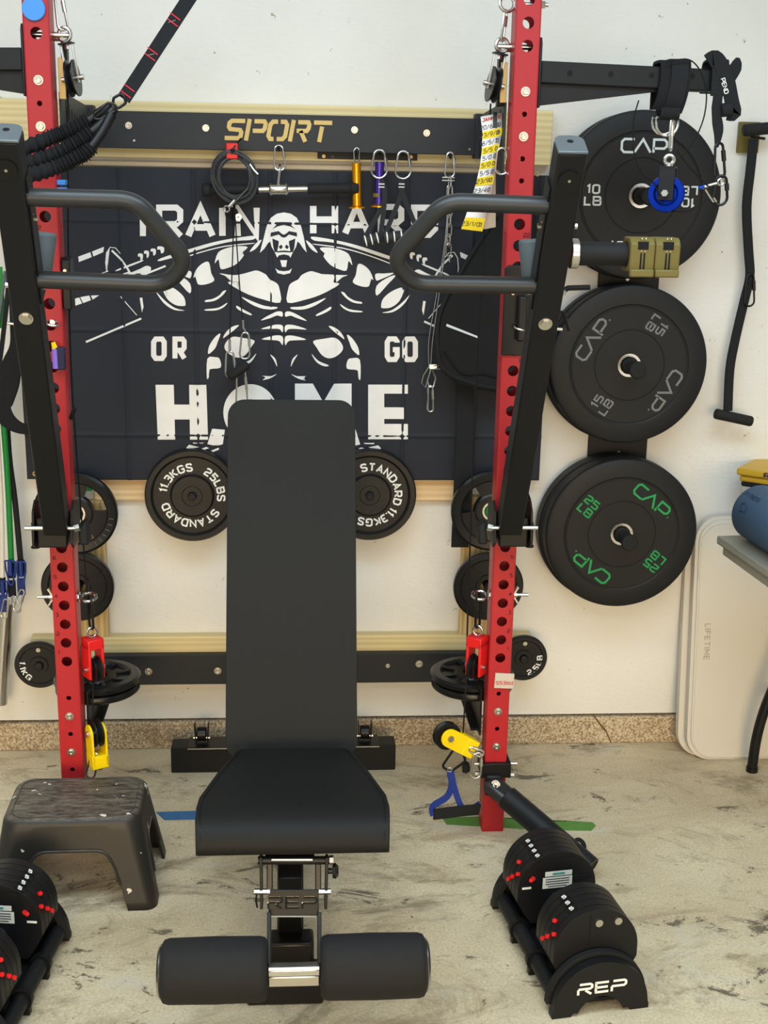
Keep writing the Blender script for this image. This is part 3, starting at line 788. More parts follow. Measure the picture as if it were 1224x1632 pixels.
# ================================================================== printed banner hung on the wall
BY = -.044
def wrinkle(x, z):
    s = 0.
    for fx in (-.62, -.455, -.255, -.045, .135, .335, .52, .70):
        s += .0042 * math.exp(-((x - fx) / .0045) ** 2) + .0012 * math.sin((x - fx) * 9) * math.exp(-((x - fx) / .08) ** 2)
    for fz in (1.60, 1.30, 1.00):
        s += .0036 * math.exp(-((z - fz) / .0045) ** 2)
    lo = max(0., (1.25 - z)) * max(0., (-.2 - x))
    s += .020 * lo * math.sin(x * 14 + z * 9) + .0015 * math.sin(x * 5 + z * 3)
    return s
def BW(px, py, off=0.):
    p = W(px, py, BY); return V((p.x, BY - wrinkle(p.x, p.z) - off, p.z))
ban = thing('wall_banner', 'big black cloth banner printed with a white gorilla and letters, behind the bench', 'banner', (0, BY, .865))
m = MB(); NX, NZ = 440, 250
cs = [W(40, 268, BY), W(867, 272, BY), W(867, 766, BY), W(40, 768, BY)]
xl, xr_, zbt, ztp = -.748, .745, .868, 1.742
grid = []
for i in range(NX + 1):
    col = []
    for j in range(NZ + 1):
        x = xl + (xr_ - xl) * i / NX; z = zbt + (ztp - zbt) * j / NZ
        col.append(m.v((x, BY - wrinkle(x, z), z)))
    grid.append(col)
for i in range(NX):
    for j in range(NZ): m.f([grid[i][j], grid[i + 1][j], grid[i + 1][j + 1], grid[i][j + 1]])
cl = m.build('cloth', M_BANNER, ban, ang=2.)
sol = cl.modifiers.new('solidify', 'SOLIDIFY'); sol.thickness = .0012; sol.offset = -1
BX0 = W(452.4, 480, BY).x
def dens(pts, step=14):
    out = []
    for i in range(len(pts)):
        a, b = pts[i], pts[(i + 1) % len(pts)]; L = math.hypot(b[0] - a[0], b[1] - a[1]); k = max(1, int(L / step))
        for j in range(k): out.append((a[0] + (b[0] - a[0]) * j / k, a[1] + (b[1] - a[1]) * j / k))
    return out
def shape_on_banner(mb, pts, off=.0016, mirror=False, smooth=True):
    """pts in photo pixels -> thin print lying on the cloth"""
    P3 = []
    for px, py in pts:
        p = W(px, py, BY); P3.append((p.x, p.z))
    if mirror: P3 = [(2 * BX0 - x, z) for x, z in P3][::-1]
    fc = mb.f([mb.v((x, 0, z)) for x, z in P3])
    if not fc: return
    r = bmesh.ops.triangulate(mb.bm, faces=[fc], ngon_method='EAR_CLIP')
    eds = list({e for q in r['faces'] for e in q.edges if e.calc_length() > .05})
    if eds:
        bmesh.ops.subdivide_edges(mb.bm, edges=eds, cuts=2)
def finish(mb, name, mt, off, parent=ban, label=None):
    bmesh.ops.triangulate(mb.bm, faces=mb.bm.faces[:])
    for k in range(2):
        long = [e for e in mb.bm.edges if e.calc_length() > .03]
        if long: bmesh.ops.subdivide_edges(mb.bm, edges=long, cuts=1); bmesh.ops.triangulate(mb.bm, faces=mb.bm.faces[:])
    for v in mb.bm.verts: v.co.y = BY - wrinkle(v.co.x, v.co.z) - off
    return mb.build(name, mt, parent, label=label)
z7 = lambda L: [(400 + u / 3.4, 300 + v / 3.4) for u, v in L]
z6 = lambda L: [(100 + u / 3.547, 300 + v / 3.547) for u, v in L]
z5 = lambda L: [(u / 3.825, 280 + v / 3.825) for u, v in L]
def curve2(L, k=4):
    return [(p.x, p.y) for p in smooth_path([V((a, b, 0)) for a, b in L], k, True)]
g = MB()
head = [(48, 350), (70, 265), (85, 205), (108, 160), (140, 138), (178, 131), (216, 138), (248, 160), (271, 205), (286, 265), (302, 348), (284, 328), (264, 298), (252, 288), (244, 318), (228, 345), (214, 375), (142, 375), (128, 345), (112, 318), (104, 288), (92, 298), (72, 328)]
shape_on_banner(g, z7(head))
# chin and open mouth
shape_on_banner(g, z7([(158, 390), (196, 390), (190, 426), (168, 426)]))
shape_on_banner(g, z7([(132, 434), (150, 446), (178, 450), (206, 446), (222, 434), (212, 460), (178, 468), (144, 460)]))
both = [
 [(298, 282), (330, 305), (362, 349), (335, 337), (312, 312)],
 [(372, 325), (425, 321), (480, 332), (530, 358), (549, 417), (528, 395), (518, 445), (480, 440), (430, 415), (392, 368), (410, 362)],
 [(255, 495), (275, 470), (320, 450), (350, 455), (400, 470), (450, 478), (524, 470), (470, 490), (398, 508), (478, 515), (440, 545), (370, 580), (290, 605), (198, 620), (202, 545), (217, 515)],
 [(215, 645), (280, 640), (340, 620), (407, 594), (355, 632), (290, 656), (228, 656)],
 [(580, 412), (612, 418), (645, 450), (663, 497), (646, 488), (640, 530), (600, 532), (552, 510), (568, 470)],
 [(488, 562), (506, 566), (525, 588), (560, 608), (598, 616), (598, 626), (550, 618), (512, 592)],
 [(483, 627), (530, 655), (598, 665), (598, 672), (540, 669), (500, 650)],
 [(355, 684), (400, 660), (432, 642), (432, 656), (400, 676), (358, 692)],
 [(675, 464), (720, 462), (775, 460), (700, 495), (678, 498)],
 [(680, 530), (730, 490), (786, 470), (740, 522), (682, 582)],
 [(705, 640), (715, 600), (760, 560), (818, 538), (800, 580), (830, 548), (805, 610), (760, 645), (715, 650)],
 [(710, 674), (760, 662), (810, 627), (860, 578), (820, 637), (765, 672)],
 [(187, 671), (215, 669), (260, 690), (303, 719), (250, 704), (215, 690), (187, 696)],
 [(186, 744), (230, 741), (303, 765), (240, 762), (202, 764), (186, 780)],
 [(186, 804), (230, 799), (300, 820), (230, 824), (202, 830), (186, 850)],
 [(420, 747), (455, 755), (490, 785), (506, 817), (490, 808), (455, 780)],
 [(520, 793), (550, 815), (580, 862), (585, 905), (550, 875), (535, 840)],
 [(338, 828), (400, 815), (455, 810), (490, 840), (498, 873), (470, 905), (425, 922), (385, 905), (355, 862)],
 [(328, 897), (365, 935), (422, 960), (395, 964), (355, 942)],
 [(520, 977), (525, 930), (550, 921), (590, 930), (593, 1033), (582, 1027), (578, 987)],
 [(216, 967), (225, 925), (253, 901), (234, 932)],
 [(218, 1007), (250, 1018), (299, 1018), (272, 1026), (296, 1041), (255, 1031)],
 # bar across the shoulders
 [(330, 262), (440, 278), (560, 305), (700, 350), (835, 398), (835, 412), (690, 366), (550, 320), (440, 294), (345, 284)],
 [(350, 302), (500, 322), (640, 362), (756, 406), (756, 411), (640, 368), (500, 328), (350, 307)],
 # hands on the bar
 [(886, 450), (910, 440), (950, 460), (1050, 505), (1046, 516), (960, 482), (930, 488), (898, 480)],
 [(820, 338), (850, 335), (852, 352), (838, 352), (832, 372), (818, 362)],
 [(862, 350), (884, 348), (888, 362), (876, 364), (874, 384), (862, 376)], [(898, 362), (920, 360), (922, 376), (910, 376), (908, 398), (898, 388)], [(930, 378), (952, 376), (954, 392), (944, 392), (940, 412), (930, 402)],
 [(940, 412), (1060, 462), (1058, 470), (938, 420)],
]
for sh in both:
    sp = curve2(z7(sh), 3)
    shape_on_banner(g, sp); shape_on_banner(g, sp, mirror=True)
# plates of the drawn barbell, on the left and mirrored on the right
def ribbon2(L, w):
    a = []; b = []
    for i in range(len(L)):
        p = V(L[max(i - 1, 0)]); q = V(L[min(i + 1, len(L) - 1)]); d = (q - p).normalized(); nn = V((-d.y, d.x)) * w / 2
        a.append((L[i][0] + nn.x, L[i][1] + nn.y)); b.append((L[i][0] - nn.x, L[i][1] - nn.y))
    return a + b[::-1]
left = [z5([(478, 493), (552, 466), (560, 496), (482, 526)]), z5([(562, 462), (635, 433), (630, 466), (570, 492)]),
 z5([(530, 627), (660, 578), (662, 594), (560, 628)]), z5([(405, 765), (424, 758), (442, 798), (412, 812)]), z5([(430, 756), (484, 742), (502, 778), (448, 796)]), z5([(490, 740), (545, 730), (556, 758), (508, 776)]), z5([(555, 730), (606, 728), (566, 755)]),
 ribbon2(z5([(652, 590), (645, 530), (650, 470), (672, 436), (705, 440), (735, 475)]), 1.3), ribbon2(z5([(682, 455), (740, 510), (775, 560), (800, 605)]), 3.2),
 ribbon2(z5([(735, 735), (835, 850)]), 1.2), ribbon2(z5([(525, 1013), (862, 870)]), 3.2), ribbon2(z5([(727, 608), (790, 588)]), 2.4), ribbon2(z5([(735, 632), (800, 610)]), 2.4), ribbon2(z5([(800, 632), (900, 594), (1010, 550)]), 3),
 z5([(852, 745), (868, 742), (876, 800), (866, 832), (860, 790)])]
for sh in left:
    shape_on_banner(g, sh); shape_on_banner(g, sh, mirror=True)
for q in ([(845, 1358), (917, 1364), (905, 1446), (882, 1452), (874, 1402), (850, 1452), (818, 1445), (838, 1420)], [(698, 1466), (715, 1449), (772, 1461), (745, 1468), (708, 1477)], [(785, 1470), (812, 1461), (828, 1468), (800, 1478)], [(838, 1482), (882, 1465), (884, 1476), (850, 1490)], [(735, 1436), (800, 1436), (790, 1442), (740, 1443)]):
    shape_on_banner(g, z6(q)); shape_on_banner(g, z6(q), mirror=True)
finish(g, 'gorilla_print', M_PRINT, .0018, label='white printed gorilla lifting a bent barbell')
k = MB()
for q in ([(116, 222), (140, 196), (178, 186), (214, 196), (240, 222), (214, 207), (178, 198), (142, 207)],
          [(108, 240), (150, 232), (166, 246), (178, 252), (190, 246), (206, 232), (248, 240), (250, 262), (206, 250), (190, 264), (178, 268), (166, 264), (150, 250), (106, 262)],
          [(116, 272), (134, 280), (150, 286), (150, 300), (138, 315), (141, 346), (128, 345), (120, 315)], [(240, 272), (222, 280), (206, 286), (206, 300), (218, 315), (215, 346), (228, 345), (236, 315)],
          [(150, 316), (164, 305), (173, 318), (160, 331)], [(206, 316), (192, 305), (183, 318), (196, 331)],
          [(140, 341), (178, 337), (216, 341), (216, 348), (178, 346), (140, 348)], [(150, 364), (178, 358), (206, 364), (214, 378), (142, 378)]):
    shape_on_banner(k, z7(q))
finish(k, 'face_print', M_PRINTK, .0026, label='dark face lines of the printed gorilla')
# lettering
def banner_word(letters):
    """letters: (char, x0, x1, y0, y1, stroke) in photo pixels"""
    mb = MB()
    for ch, x0, x1, y0, y1, sw in letters:
        g_ = GL[ch]; wdt = max(g_[0], .001); loc = MB()
        for st in g_[1]:
            pts = [(x0 + sw / 2 + (a / wdt if g_[0] else .5) * (x1 - x0 - sw), y1 - sw / 2 - b * (y1 - y0 - sw)) for a, b in st]
            mb.stroke(pts, sw, (0, 0, 0), EX, EZ, (0, 1e-5, 0), closed=len(g_) > 2)
    # drop the backs, then move from pixels to the cloth
    bad = [f_ for f_ in mb.bm.faces if abs(f_.calc_center_median().y) < 9e-6]
    bmesh.ops.delete(mb.bm, geom=bad, context='FACES')
    for v in mb.bm.verts:
        p = W(v.co.x, v.co.z, BY); v.co = V((p.x, 0, p.z))
    return mb
t_ = banner_word([('T', 210, 246, 326, 381, 9.6), ('R', 249, 293, 326, 381, 9.6), ('A', 295, 344, 326, 381, 10.4), ('I', 348, 361, 326, 381, 10.4), ('N', 374, 414, 326, 381, 10)])
finish(t_, 'lettering', M_PRINT, .0022, label='white word TRAIN')
t_ = banner_word([('H', 494, 539, 323, 377, 10.4), ('A', 545, 592, 323, 377, 10.4), ('R', 602, 645, 325, 377, 9.6), ('D', 655, 698, 326, 379, 10)])
finish(t_, 'lettering', M_PRINT, .0022, label='white word HARD')
t_ = banner_word([('O', 241, 266, 536, 575, 8.2), ('R', 275, 298, 536, 575, 8)])
finish(t_, 'lettering', M_PRINT, .0022, label='white word OR')
t_ = banner_word([('G', 613, 637, 536, 577, 8.2), ('O', 641, 666, 536, 577, 8.2)])
finish(t_, 'lettering', M_PRINT, .0022, label='white word GO')
h_ = MB()
for q in ([(525, 1110), (628, 1110), (636, 1420), (538, 1420)], [(715, 1110), (812, 1110), (822, 1420), (720, 1420)], [(630, 1222), (716, 1222), (719, 1306), (633, 1306)]): shape_on_banner(h_, z6(q))
oc = [(399 + 43 * math.cos(a), 657 + 45 * math.sin(a)) for a in [2 * PI * i / 40 for i in range(40)]]; oi = [(399 + 17 * math.cos(a), 657 + 21 * math.sin(a)) for a in [2 * PI * i / 40 for i in range(40)]]
for i in range(40): shape_on_banner(h_, [oc[i], oc[(i + 1) % 40], oi[(i + 1) % 40], oi[i]])
shape_on_banner(h_, z7([(238, 1058), (335, 1058), (392, 1160), (450, 1058), (545, 1058), (545, 1360), (455, 1360), (455, 1215), (392, 1310), (330, 1215), (330, 1360), (238, 1360)]))
for q in ([(635, 1064), (722, 1064), (722, 1360), (635, 1360)], [(722, 1064), (850, 1064), (850, 1113), (722, 1113)], [(722, 1187), (828, 1187), (828, 1250), (722, 1250)], [(722, 1277), (850, 1277), (850, 1360), (722, 1360)]): shape_on_banner(h_, z7(q))
finish(h_, 'lettering', M_PRINT, .0022, label='large white word HOME')
for px, py in ((857, 277), (56, 755)):
    m = MB(); m.ring(W(px, py, BY - .003), OUT, .0055, .0022, 20, 6); m.build('grommet', M_BRASS, ban)

# ================================================================== things hung below the black crossmember
# black hook rail screwed to the plank
m = MB(); a, b = W(506, 239, -.042), W(665, 256, -.042); m.box(((a.x + b.x) / 2, -.0415, (a.z + b.z) / 2), (b.x - a.x, .005, a.z - b.z))
hr = tag(m.build('hook_rail', M_BLK, bevel=.001), 'short black hook rail on the plank above the gold handle', 'rail')
for px, py, mt in ((516, 249, M_BRASS), (530, 250, M_BLK2), (655, 250, M_BRASS)):
    m = MB(); c = W(px, py, -.044); m.cyl(c, c + OUT * .002, .005, n=14); m.build('screw', mt, hr)
HY = -.092                                                    # hanging plane, just in front of the crossmember lip
def hook(px, py, label):
    c = W(px, py, HY); m = MB()
    m.tube([c + V((0, .048, .006)), c + V((0, .02, 0)), c + V((0, -.004, -.004)), c + V((0, -.010, .006))], .0025, 8)
    return tag(m.build('hook', M_BLK2), label, 'hook')
for px, py, l in ((371, 238, 'small dark hook carrying the cable coil'), (444, 238, 'small dark hook above the straight bar'), (568, 244, 'small dark hook above the gold handle'), (605, 244, 'small dark hook above the purple handle'), (642, 244, 'small dark hook holding the right strap handle'), (718, 250, 'small dark hook above the silver chain')):
    hook(px, py, l)
def cbn(label, p0, p1, w, m=None, r=.0026, Y=HY, Y1=None, side=None, **kw):
    return carabiner(label, W(*p0, Y), W(*p1, Y if Y1 is None else Y1), w, side or EX, m, r, **kw)
cbn('silver carabiner holding up the straight bar', (444, 232), (446, 272), .030)
# straight bar with black sleeves
a, b = W(322, 303, HY), W(572, 300, HY); d = (b - a); t = thing('straight_bar', 'short straight cable bar with black foam ends, hanging over the gorilla', 'bar', (a + b) / 2)
q = lambda k: a + d * k
m = MB(); m.cyl(q(.1), q(.9), .0085); m.build('shaft', M_STEEL, t)
m = MB(); m.cyl(q(.02), q(.36), .0138, n=24); m.build('grip', M_FOAM, t, bevel=.003)
m = MB(); m.cyl(q(.67), q(.98), .0138, n=24); m.build('grip', M_FOAM, t, bevel=.003)
for k in (0, .94):
    m = MB(); m.cyl(q(k), q(k + .06), .0185, n=24); m.build('end_knob', M_FOAM, t, bevel=.006)
m = MB(); m.lathe([(.0, 0), (.013, 0), (.017, .004), (.014, .010), (.014, .042), (.017, .048), (.013, .052), (0, .052)], q(.425), d, 24); m.build('swivel_collar', M_STEEL, t)
m = MB(); c = q(.485); m.tube(smooth_path([c, c + V((0, -.004, .02)), W(446, 270, HY) + V((0, -.005, 0)), W(446, 266, HY) + V((0, .006, .004))], 4), .004, 8); m.build('eye', M_STEEL, t)
# cable coil in a red holder
c0 = W(374, 281, HY - .02)
t = thing('cable_coil', 'coiled black steel cable hanging from a red clip, in front of the straight bar', 'cable', c0)
m = MB(); pts = []
for i in range(330):
    a_ = 2 * PI * i / 34 + 1.2; r_ = .053 + .010 * math.sin(i * .083) + .003 * math.sin(i * .37)
    pts.append(c0 + V((r_ * 1.0 * math.cos(a_) + .003 * math.sin(i * .1), -.008 * math.sin(i * .23) - .004, r_ * 1.08 * math.sin(a_) - .002)))
pts += [W(395, 300, HY - .035), W(378, 318, HY - .04), W(367, 326, HY - .04)]
m.tube(pts, .0032, 6); m.build('cable', M_CABLE, t)
m = MB(); m.cyl(W(374, 319, HY - .04), W(365, 329, HY - .04), .0045, n=10); m.ring(W(361, 333, HY - .04), OUT, .008, .0022, 16, 6); m.build('crimp_eye', M_STEEL, t)
m = MB(); m.tube([W(398, 262, HY - .03), W(405, 272, HY - .03), W(411, 278, HY - .03)], .0032, 8); m.build('crimp', M_STEEL, t)
m = MB(); u0, u1 = W(361, 228, HY), W(380, 254, HY); m.box(((u0.x + u1.x) / 2, HY - .022, (u0.z + u1.z) / 2), (u1.x - u0.x, .022, u0.z - u1.z)); rc = m.build('clip', M_REDP, t, bevel=.003)
m = MB(); c = W(371, 240, HY - .034); m.cyl(c, c + OUT * .001, .006); m.build('clip_hole', M_CHK, rc)
m = MB(); m.tube([W(371, 240, HY - .036), W(376, 230, HY - .03), W(384, 221, HY - .012)], .0026, 8); m.build('tie', M_BLK2, t)
# small pulley with its cable, ending in two carabiners behind the bench
c = W(369, 340, HY)
t = thing('hanging_pulley', 'small black pulley and thin cable hanging in front of the letters TRAIN', 'pulley', c)
m = MB(); m.lathe([(0, -.007), (.017, -.007), (.017, -.005), (.012, 0), (.017, .005), (.017, .007), (0, .007)], c, V((.5, -1, 0)), 24); m.build('wheel', M_BLK2, t)
m = MB(); m.tube([c + V((.002, -.004, .05)), c + V((.002, -.006, .016))], .0025); m.build('hanger', M_STEEL, t)
m = MB(); c2 = W(380, 346, HY - .008); m.lathe([(.0035, 0), (.009, 0), (.009, .004), (.0035, .004)], c2, OUT, 20, True); m.build('washer', M_STEEL, t)
m = MB(); m.tube(smooth_path([W(373, 330, HY - .01), W(371, 400, HY - .012), W(368, 480, HY - .012), W(366, 545, HY - .012)], 3), .0019, 6); m.build('cable', M_CHK, t)
m = MB(); m.tube(smooth_path([W(374, 330, HY - .012), W(378, 400, HY - .014), W(383, 470, HY - .014), W(387, 515, HY - .014)], 3), .0019, 6); m.build('cable', M_CHK, t)
m = MB(); m.cyl(W(366, 542, HY - .012), W(366, 560, HY - .012), .0038, n=10); m.build('crimp', M_STEEL, t)
m = MB(); m.tube([W(387, 510, HY - .014), W(388, 522, HY - .014), W(392, 530, HY - .014)], .0032); m.build('crimp', M_STEEL, t)
cbn('silver carabiner at the end of the left thin cable, right of the word OR', (366, 560), (368, 602), .028, Y=HY - .012)
cbn('silver carabiner at the end of the right thin cable, above the black pulley lump', (391, 530), (390, 572), .028, Y=HY - .014)
m = MB(); m.bar(W(364, 602, HY - .014), W(396, 580, HY - .014), .026, .03, OUT); t = tag(m.build('pulley_block', M_FOAM, bevel=.010), 'black lump of a pulley block linking two carabiners above the bench', 'pulley')
cbn('silver carabiner hanging below the black block, dipping behind the bench top', (384, 588), (386, 652), .032, Y=HY - .016)
# tube handles: gold and purple
def tube_handle(label, p0, p1, mt, flange=True):
    a, b = W(*p0, HY), W(*p1, HY); t = thing('spool_handle', label, 'handle', b)
    m = MB(); m.cyl(a, b, .0125, n=28); m.build('barrel', mt, t, bevel=.001)
    m = MB(); ax = (a - b).normalized(); m.lathe([(.0, 0), (.022, 0), (.022, .003), (.013, .008), (0, .008)], b, ax, 28); m.build('flange', mt if mt != M_PURP else M_GOLD, t)
    return t
tg = tube_handle('gold metal spool handle hanging from a wire loop', (568, 260), (569, 332), M_GOLD)
m = MB(); m.tube([W(565, 262, HY), W(564, 240, HY), W(567, 236, HY), W(570, 236, HY), W(573, 240, HY), W(572, 262, HY)], .002); m.build('wire_loop', M_STEEL, tg)
tp = tube_handle('purple metal spool handle hanging behind a carabiner', (605, 258), (604, 330), M_PURP)
m = MB(); c = W(602, 308, HY); m.cyl(c, W(602, 314, HY), .0135, n=24); m.build('band', M_OLIVE, tp)
cbn('silver carabiner in front of the purple handle', (605, 239), (604, 284), .042, Y=HY - .018, r=.003)
cbn('silver carabiner holding the right strap handle', (643, 241), (642, 285), .042, Y=HY - .018, r=.003)
def strap_handle(label, top, ring, gl, gr, n_rings):
    Y = HY - .018
    T = W(*top, Y); A, B_ = W(*gl, Y - .005), W(*gr, Y - .005); t = thing('exercise_strap', label, 'handle', (A + B_) / 2)
    m = MB(); m.tube(smooth_path([T, W(*ring, Y), A], 3), 0, sq=(.013, .002, OUT)); m.build('strap', M_WEBG, t)
    m = MB(); m.tube(smooth_path([T + OUT * .003, W(*ring, Y - .003), B_], 3), 0, sq=(.013, .002, OUT)); m.build('strap', M_WEBG, t)
    d = B_ - A; m = MB(); m.cyl(A, B_, .0145, n=24); gp = m.build('grip', M_FOAMG, t, bevel=.003)
    for i in range(n_rings):
        m = MB(); c = A + d * ((i + .5) / n_rings); m.cyl(c - d.normalized() * .0018, c + d.normalized() * .0018, .0150, n=24); m.build('stripe', M_WHT, gp)
    m = MB()
    for k in (0, 1): m.box(T + V((0, -.004, -.012 - .008 * k)), (.016, .003, .0025))
    m.build('stitching', M_WHT, t)
    return t
strap_handle('black strap handle with foam grip hanging under the purple handle', (608, 286), (613, 318), (578, 385), (606, 378), 3)
strap_handle('black strap handle with striped foam grip, under the rightmost carabiner', (640, 286), (641, 306), (611, 379), (668, 373), 5)
# chain with a carabiner, and a doubled steel cable hanging lower
cbn('silver carabiner at the top of the chain', (718, 243), (716, 283), .026, Y=HY - .01)
def link(mb, a, b, w, side, r=.0022):
    a, b, side = V(a), V(b), V(side).normalized(); d = (b - a).normalized(); side = (side - d * side.dot(d)).normalized(); h = w / 2; p = []
    for i in range(7): t = PI * i / 6; p.append(a + d * (h - h * math.sin(t)) - side * h * math.cos(t))
    for i in range(7): t = PI * i / 6; p.append(b - d * (h - h * math.sin(t)) + side * h * math.cos(t))
    mb.tube(p, r, 6, True)
t = thing('chain', 'short silver link chain hanging left of the paper list', 'chain', W(716, 410, HY - .01))
pts = [W(717 - .2 * i, 282 + i * 15.5, HY - .01) for i in range(9)]
for i in range(8):
    m = MB(); d = (pts[i + 1] - pts[i]); link(m, pts[i] - d * .14, pts[i + 1] + d * .14, .0135, EX if i % 2 else V((.35, -1, 0))); m.build('link', M_STEEL, t)
m = MB(); c = W(714, 283, HY - .014)
for k in (0, 1): m.cyl(c + V((-.016, 0, -.008 * k)), c + V((.018, 0, -.008 * k)), .0022, n=8)
m.build('cable_clamp', M_STEEL, t)
m = MB(); p = W(717, 407, HY - .01); m.cyl(p, p - EZ * .018, .003, n=8); m.build('end_swivel', M_STEEL, t)
t = thing('steel_cable', 'doubled thin bright steel cable hanging beside the word GO', 'cable', W(686, 610, HY - .012))
for q in ([(715, 285), (713, 370), (700, 470), (690, 540), (687, 580)], [(716, 285), (710, 380), (696, 470), (684, 540), (684, 585)]):
    m = MB(); m.tube(smooth_path([W(x, y, HY - .012) for x, y in q], 4), .0018, 6); m.build('strand', M_STEEL, t)
m = MB(); m.tube([W(x, y, HY - .012) for x, y in ((684, 584), (675, 598), (672, 610), (678, 618), (683, 600), (687, 584))], .0016, 6); m.build('loose_loop', M_STEEL, t)
m = MB(); c = W(690, 584, HY - .016); m.box(c, (.02, .01, .012)); m.cyl(c + V((.0, -.004, .003)), c + V((.02, -.004, .003)), .0025, n=8); m.cyl(c + V((.0, -.004, -.006)), c + V((.02, -.004, -.006)), .0025, n=8); m.build('cable_clamp', M_STEEL, t)
m = MB(); m.tube([W(x, y, HY - .014) for x, y in ((687, 588), (681, 606), (684, 617), (691, 616), (694, 603), (689, 588))], .0024, 8); m.build('thimble', M_STEEL, t)
cbn('slim silver snap hook at the lower end of the steel cable', (686, 615), (686, 656), .016, Y=HY - .014, name='snap_hook')
# paper list taped near the right upright
t = thing('paper_list', 'curled paper list with yellow and white rows clipped left of the right upright', 'paper', W(765, 355, -.47))
L = [(766, 186), (769, 212), (768, 240), (765, 265), (759, 292), (749, 325), (735, 365)]
Rr = [(803, 179), (801, 205), (796, 233), (791, 259), (787, 288), (780, 323), (769, 369)]
def lerp2(P, k):
    k = k * (len(P) - 1); i = min(int(k), len(P) - 2); f_ = k - i; return (P[i][0] + (P[i + 1][0] - P[i][0]) * f_, P[i][1] + (P[i + 1][1] - P[i][1]) * f_)
def PY(k): return -.46 - .03 * math.sin(k * 2.6)
def PP(u, k, off=0): a_, b_ = lerp2(L, k), lerp2(Rr, k); return W(a_[0] + (b_[0] - a_[0]) * u, a_[1] + (b_[1] - a_[1]) * u, PY(k) + .012 * (u - .5) - off)
m = MB(); N = 24
rows = [[m.v(PP(u, i / N)) for u in (0, .5, 1)] for i in range(N + 1)]
for i in range(N):
    for j in (0, 1): m.f([rows[i][j], rows[i][j + 1], rows[i + 1][j + 1], rows[i + 1][j]])
sh = m.build('sheet', M_PAPER, t); sol = sh.modifiers.new('s', 'SOLIDIFY'); sol.thickness = .0006
edge = [(790, 300), (788, 330), (784, 362)]
m = MB(); m.solid([W(790, 270, -.452), W(790, 362, -.452), W(768, 366, -.456), W(776, 320, -.458)], (0, .001, 0)); m.build('card_backing', M_CARD, t)
rowt = ['', '20/6/6', '23/9/8', '16/5/7', '5/5', '5/8', '5/8', '5/5', '23/9', '23/4', '', '', '23/1/0']
nrow = 13
for i in range(nrow):
    k0, k1 = i / nrow, (i + 1) / nrow
    if i in (2, 4, 6, 8, 12):
        m = MB(); m.flat([PP(0.01, k0, .0008), PP(.99, k0, .0008), PP(.99, (k0 + k1) / 2, .0008), PP(.99, k1, .0008), PP(.01, k1, .0008), PP(.01, (k0 + k1) / 2, .0008)]); m.build('yellow_row', M_PAPY, t)
    kc = (k0 + k1) / 2; o = PP(.36, kc, .0016); u_ = (PP(1, kc) - PP(0, kc)).normalized(); v_ = (PP(.5, k0) - PP(.5, k1)).normalized()
    if rowt[i]:
        m = MB(); put_text(m, rowt[i], o, u_, v_, u_.cross(v_) * .0003, .011, .0013); put_text(m, '8', PP(.82, kc, .0016), u_, v_, u_.cross(v_) * .0003, .010, .0015); m.build('handwriting', M_INK, t)
    if i == 0:
        m = MB(); put_text(m, 'JAMMER', PP(.46, kc, .0016), u_, v_, u_.cross(v_) * .0003, .0095, .0018); m.build('handwriting', M_INKR, t)
m = MB(); a_, b_ = PP(.62, .0, .002), PP(.62, .14, .002); m.bar(a_ + EZ * .004, b_, .010, .003, OUT); m.build('clip', M_BLK2, t)
cbn('silver carabiner half hidden between paper list and right upright', (800, 236), (800, 278), .03, Y=-.50)
# black gym bag with a long strap hanging on the right
t = thing('gym_bag', 'black gym bag hanging in front of the banner behind the right upright', 'bag', (.52, -.16, .9))
o = [(816, 340), (790, 345), (758, 392), (722, 450), (700, 500), (694, 550), (702, 590), (725, 606), (760, 617), (800, 624), (845, 624), (850, 340)]
Yb = -.10
sp = [W(x, y, Yb) for x, y in o]
m = MB(); m.solid(sp, (0, -.045, 0)); m.build('body', M_CLOTH, t, bevel=.016, seg=3)
m = MB(); m.tube(smooth_path([W(x, y, Yb - .046) for x, y in ((790, 345), (745, 415), (703, 492), (697, 550), (708, 590), (760, 613), (820, 622))], 5), .006, 8); m.build('piping', M_WEB, t)
m = MB(); m.tube(smooth_path([W(x, y, Yb - .047) for x, y in ((708, 560), (730, 590), (748, 597), (770, 595), (800, 604), (820, 605))], 4), .004, 6); m.build('zip', M_CHK, t)
m = MB(); m.flat([W(712, 516, Yb - .0475), W(762, 536, Yb - .0475), W(764, 540, Yb - .0475), W(711, 520, Yb - .0475)]); m.build('print_line', M_CAPW, t)
m = MB(); m.tube(smooth_path([W(x, y, -.078) for x, y in ((742, 600), (742, 660), (741, 700), (739, 740), (736, 800), (733, 872))], 4), 0, sq=(.052, .006, OUT)); m.build('strap', M_WEB, t)
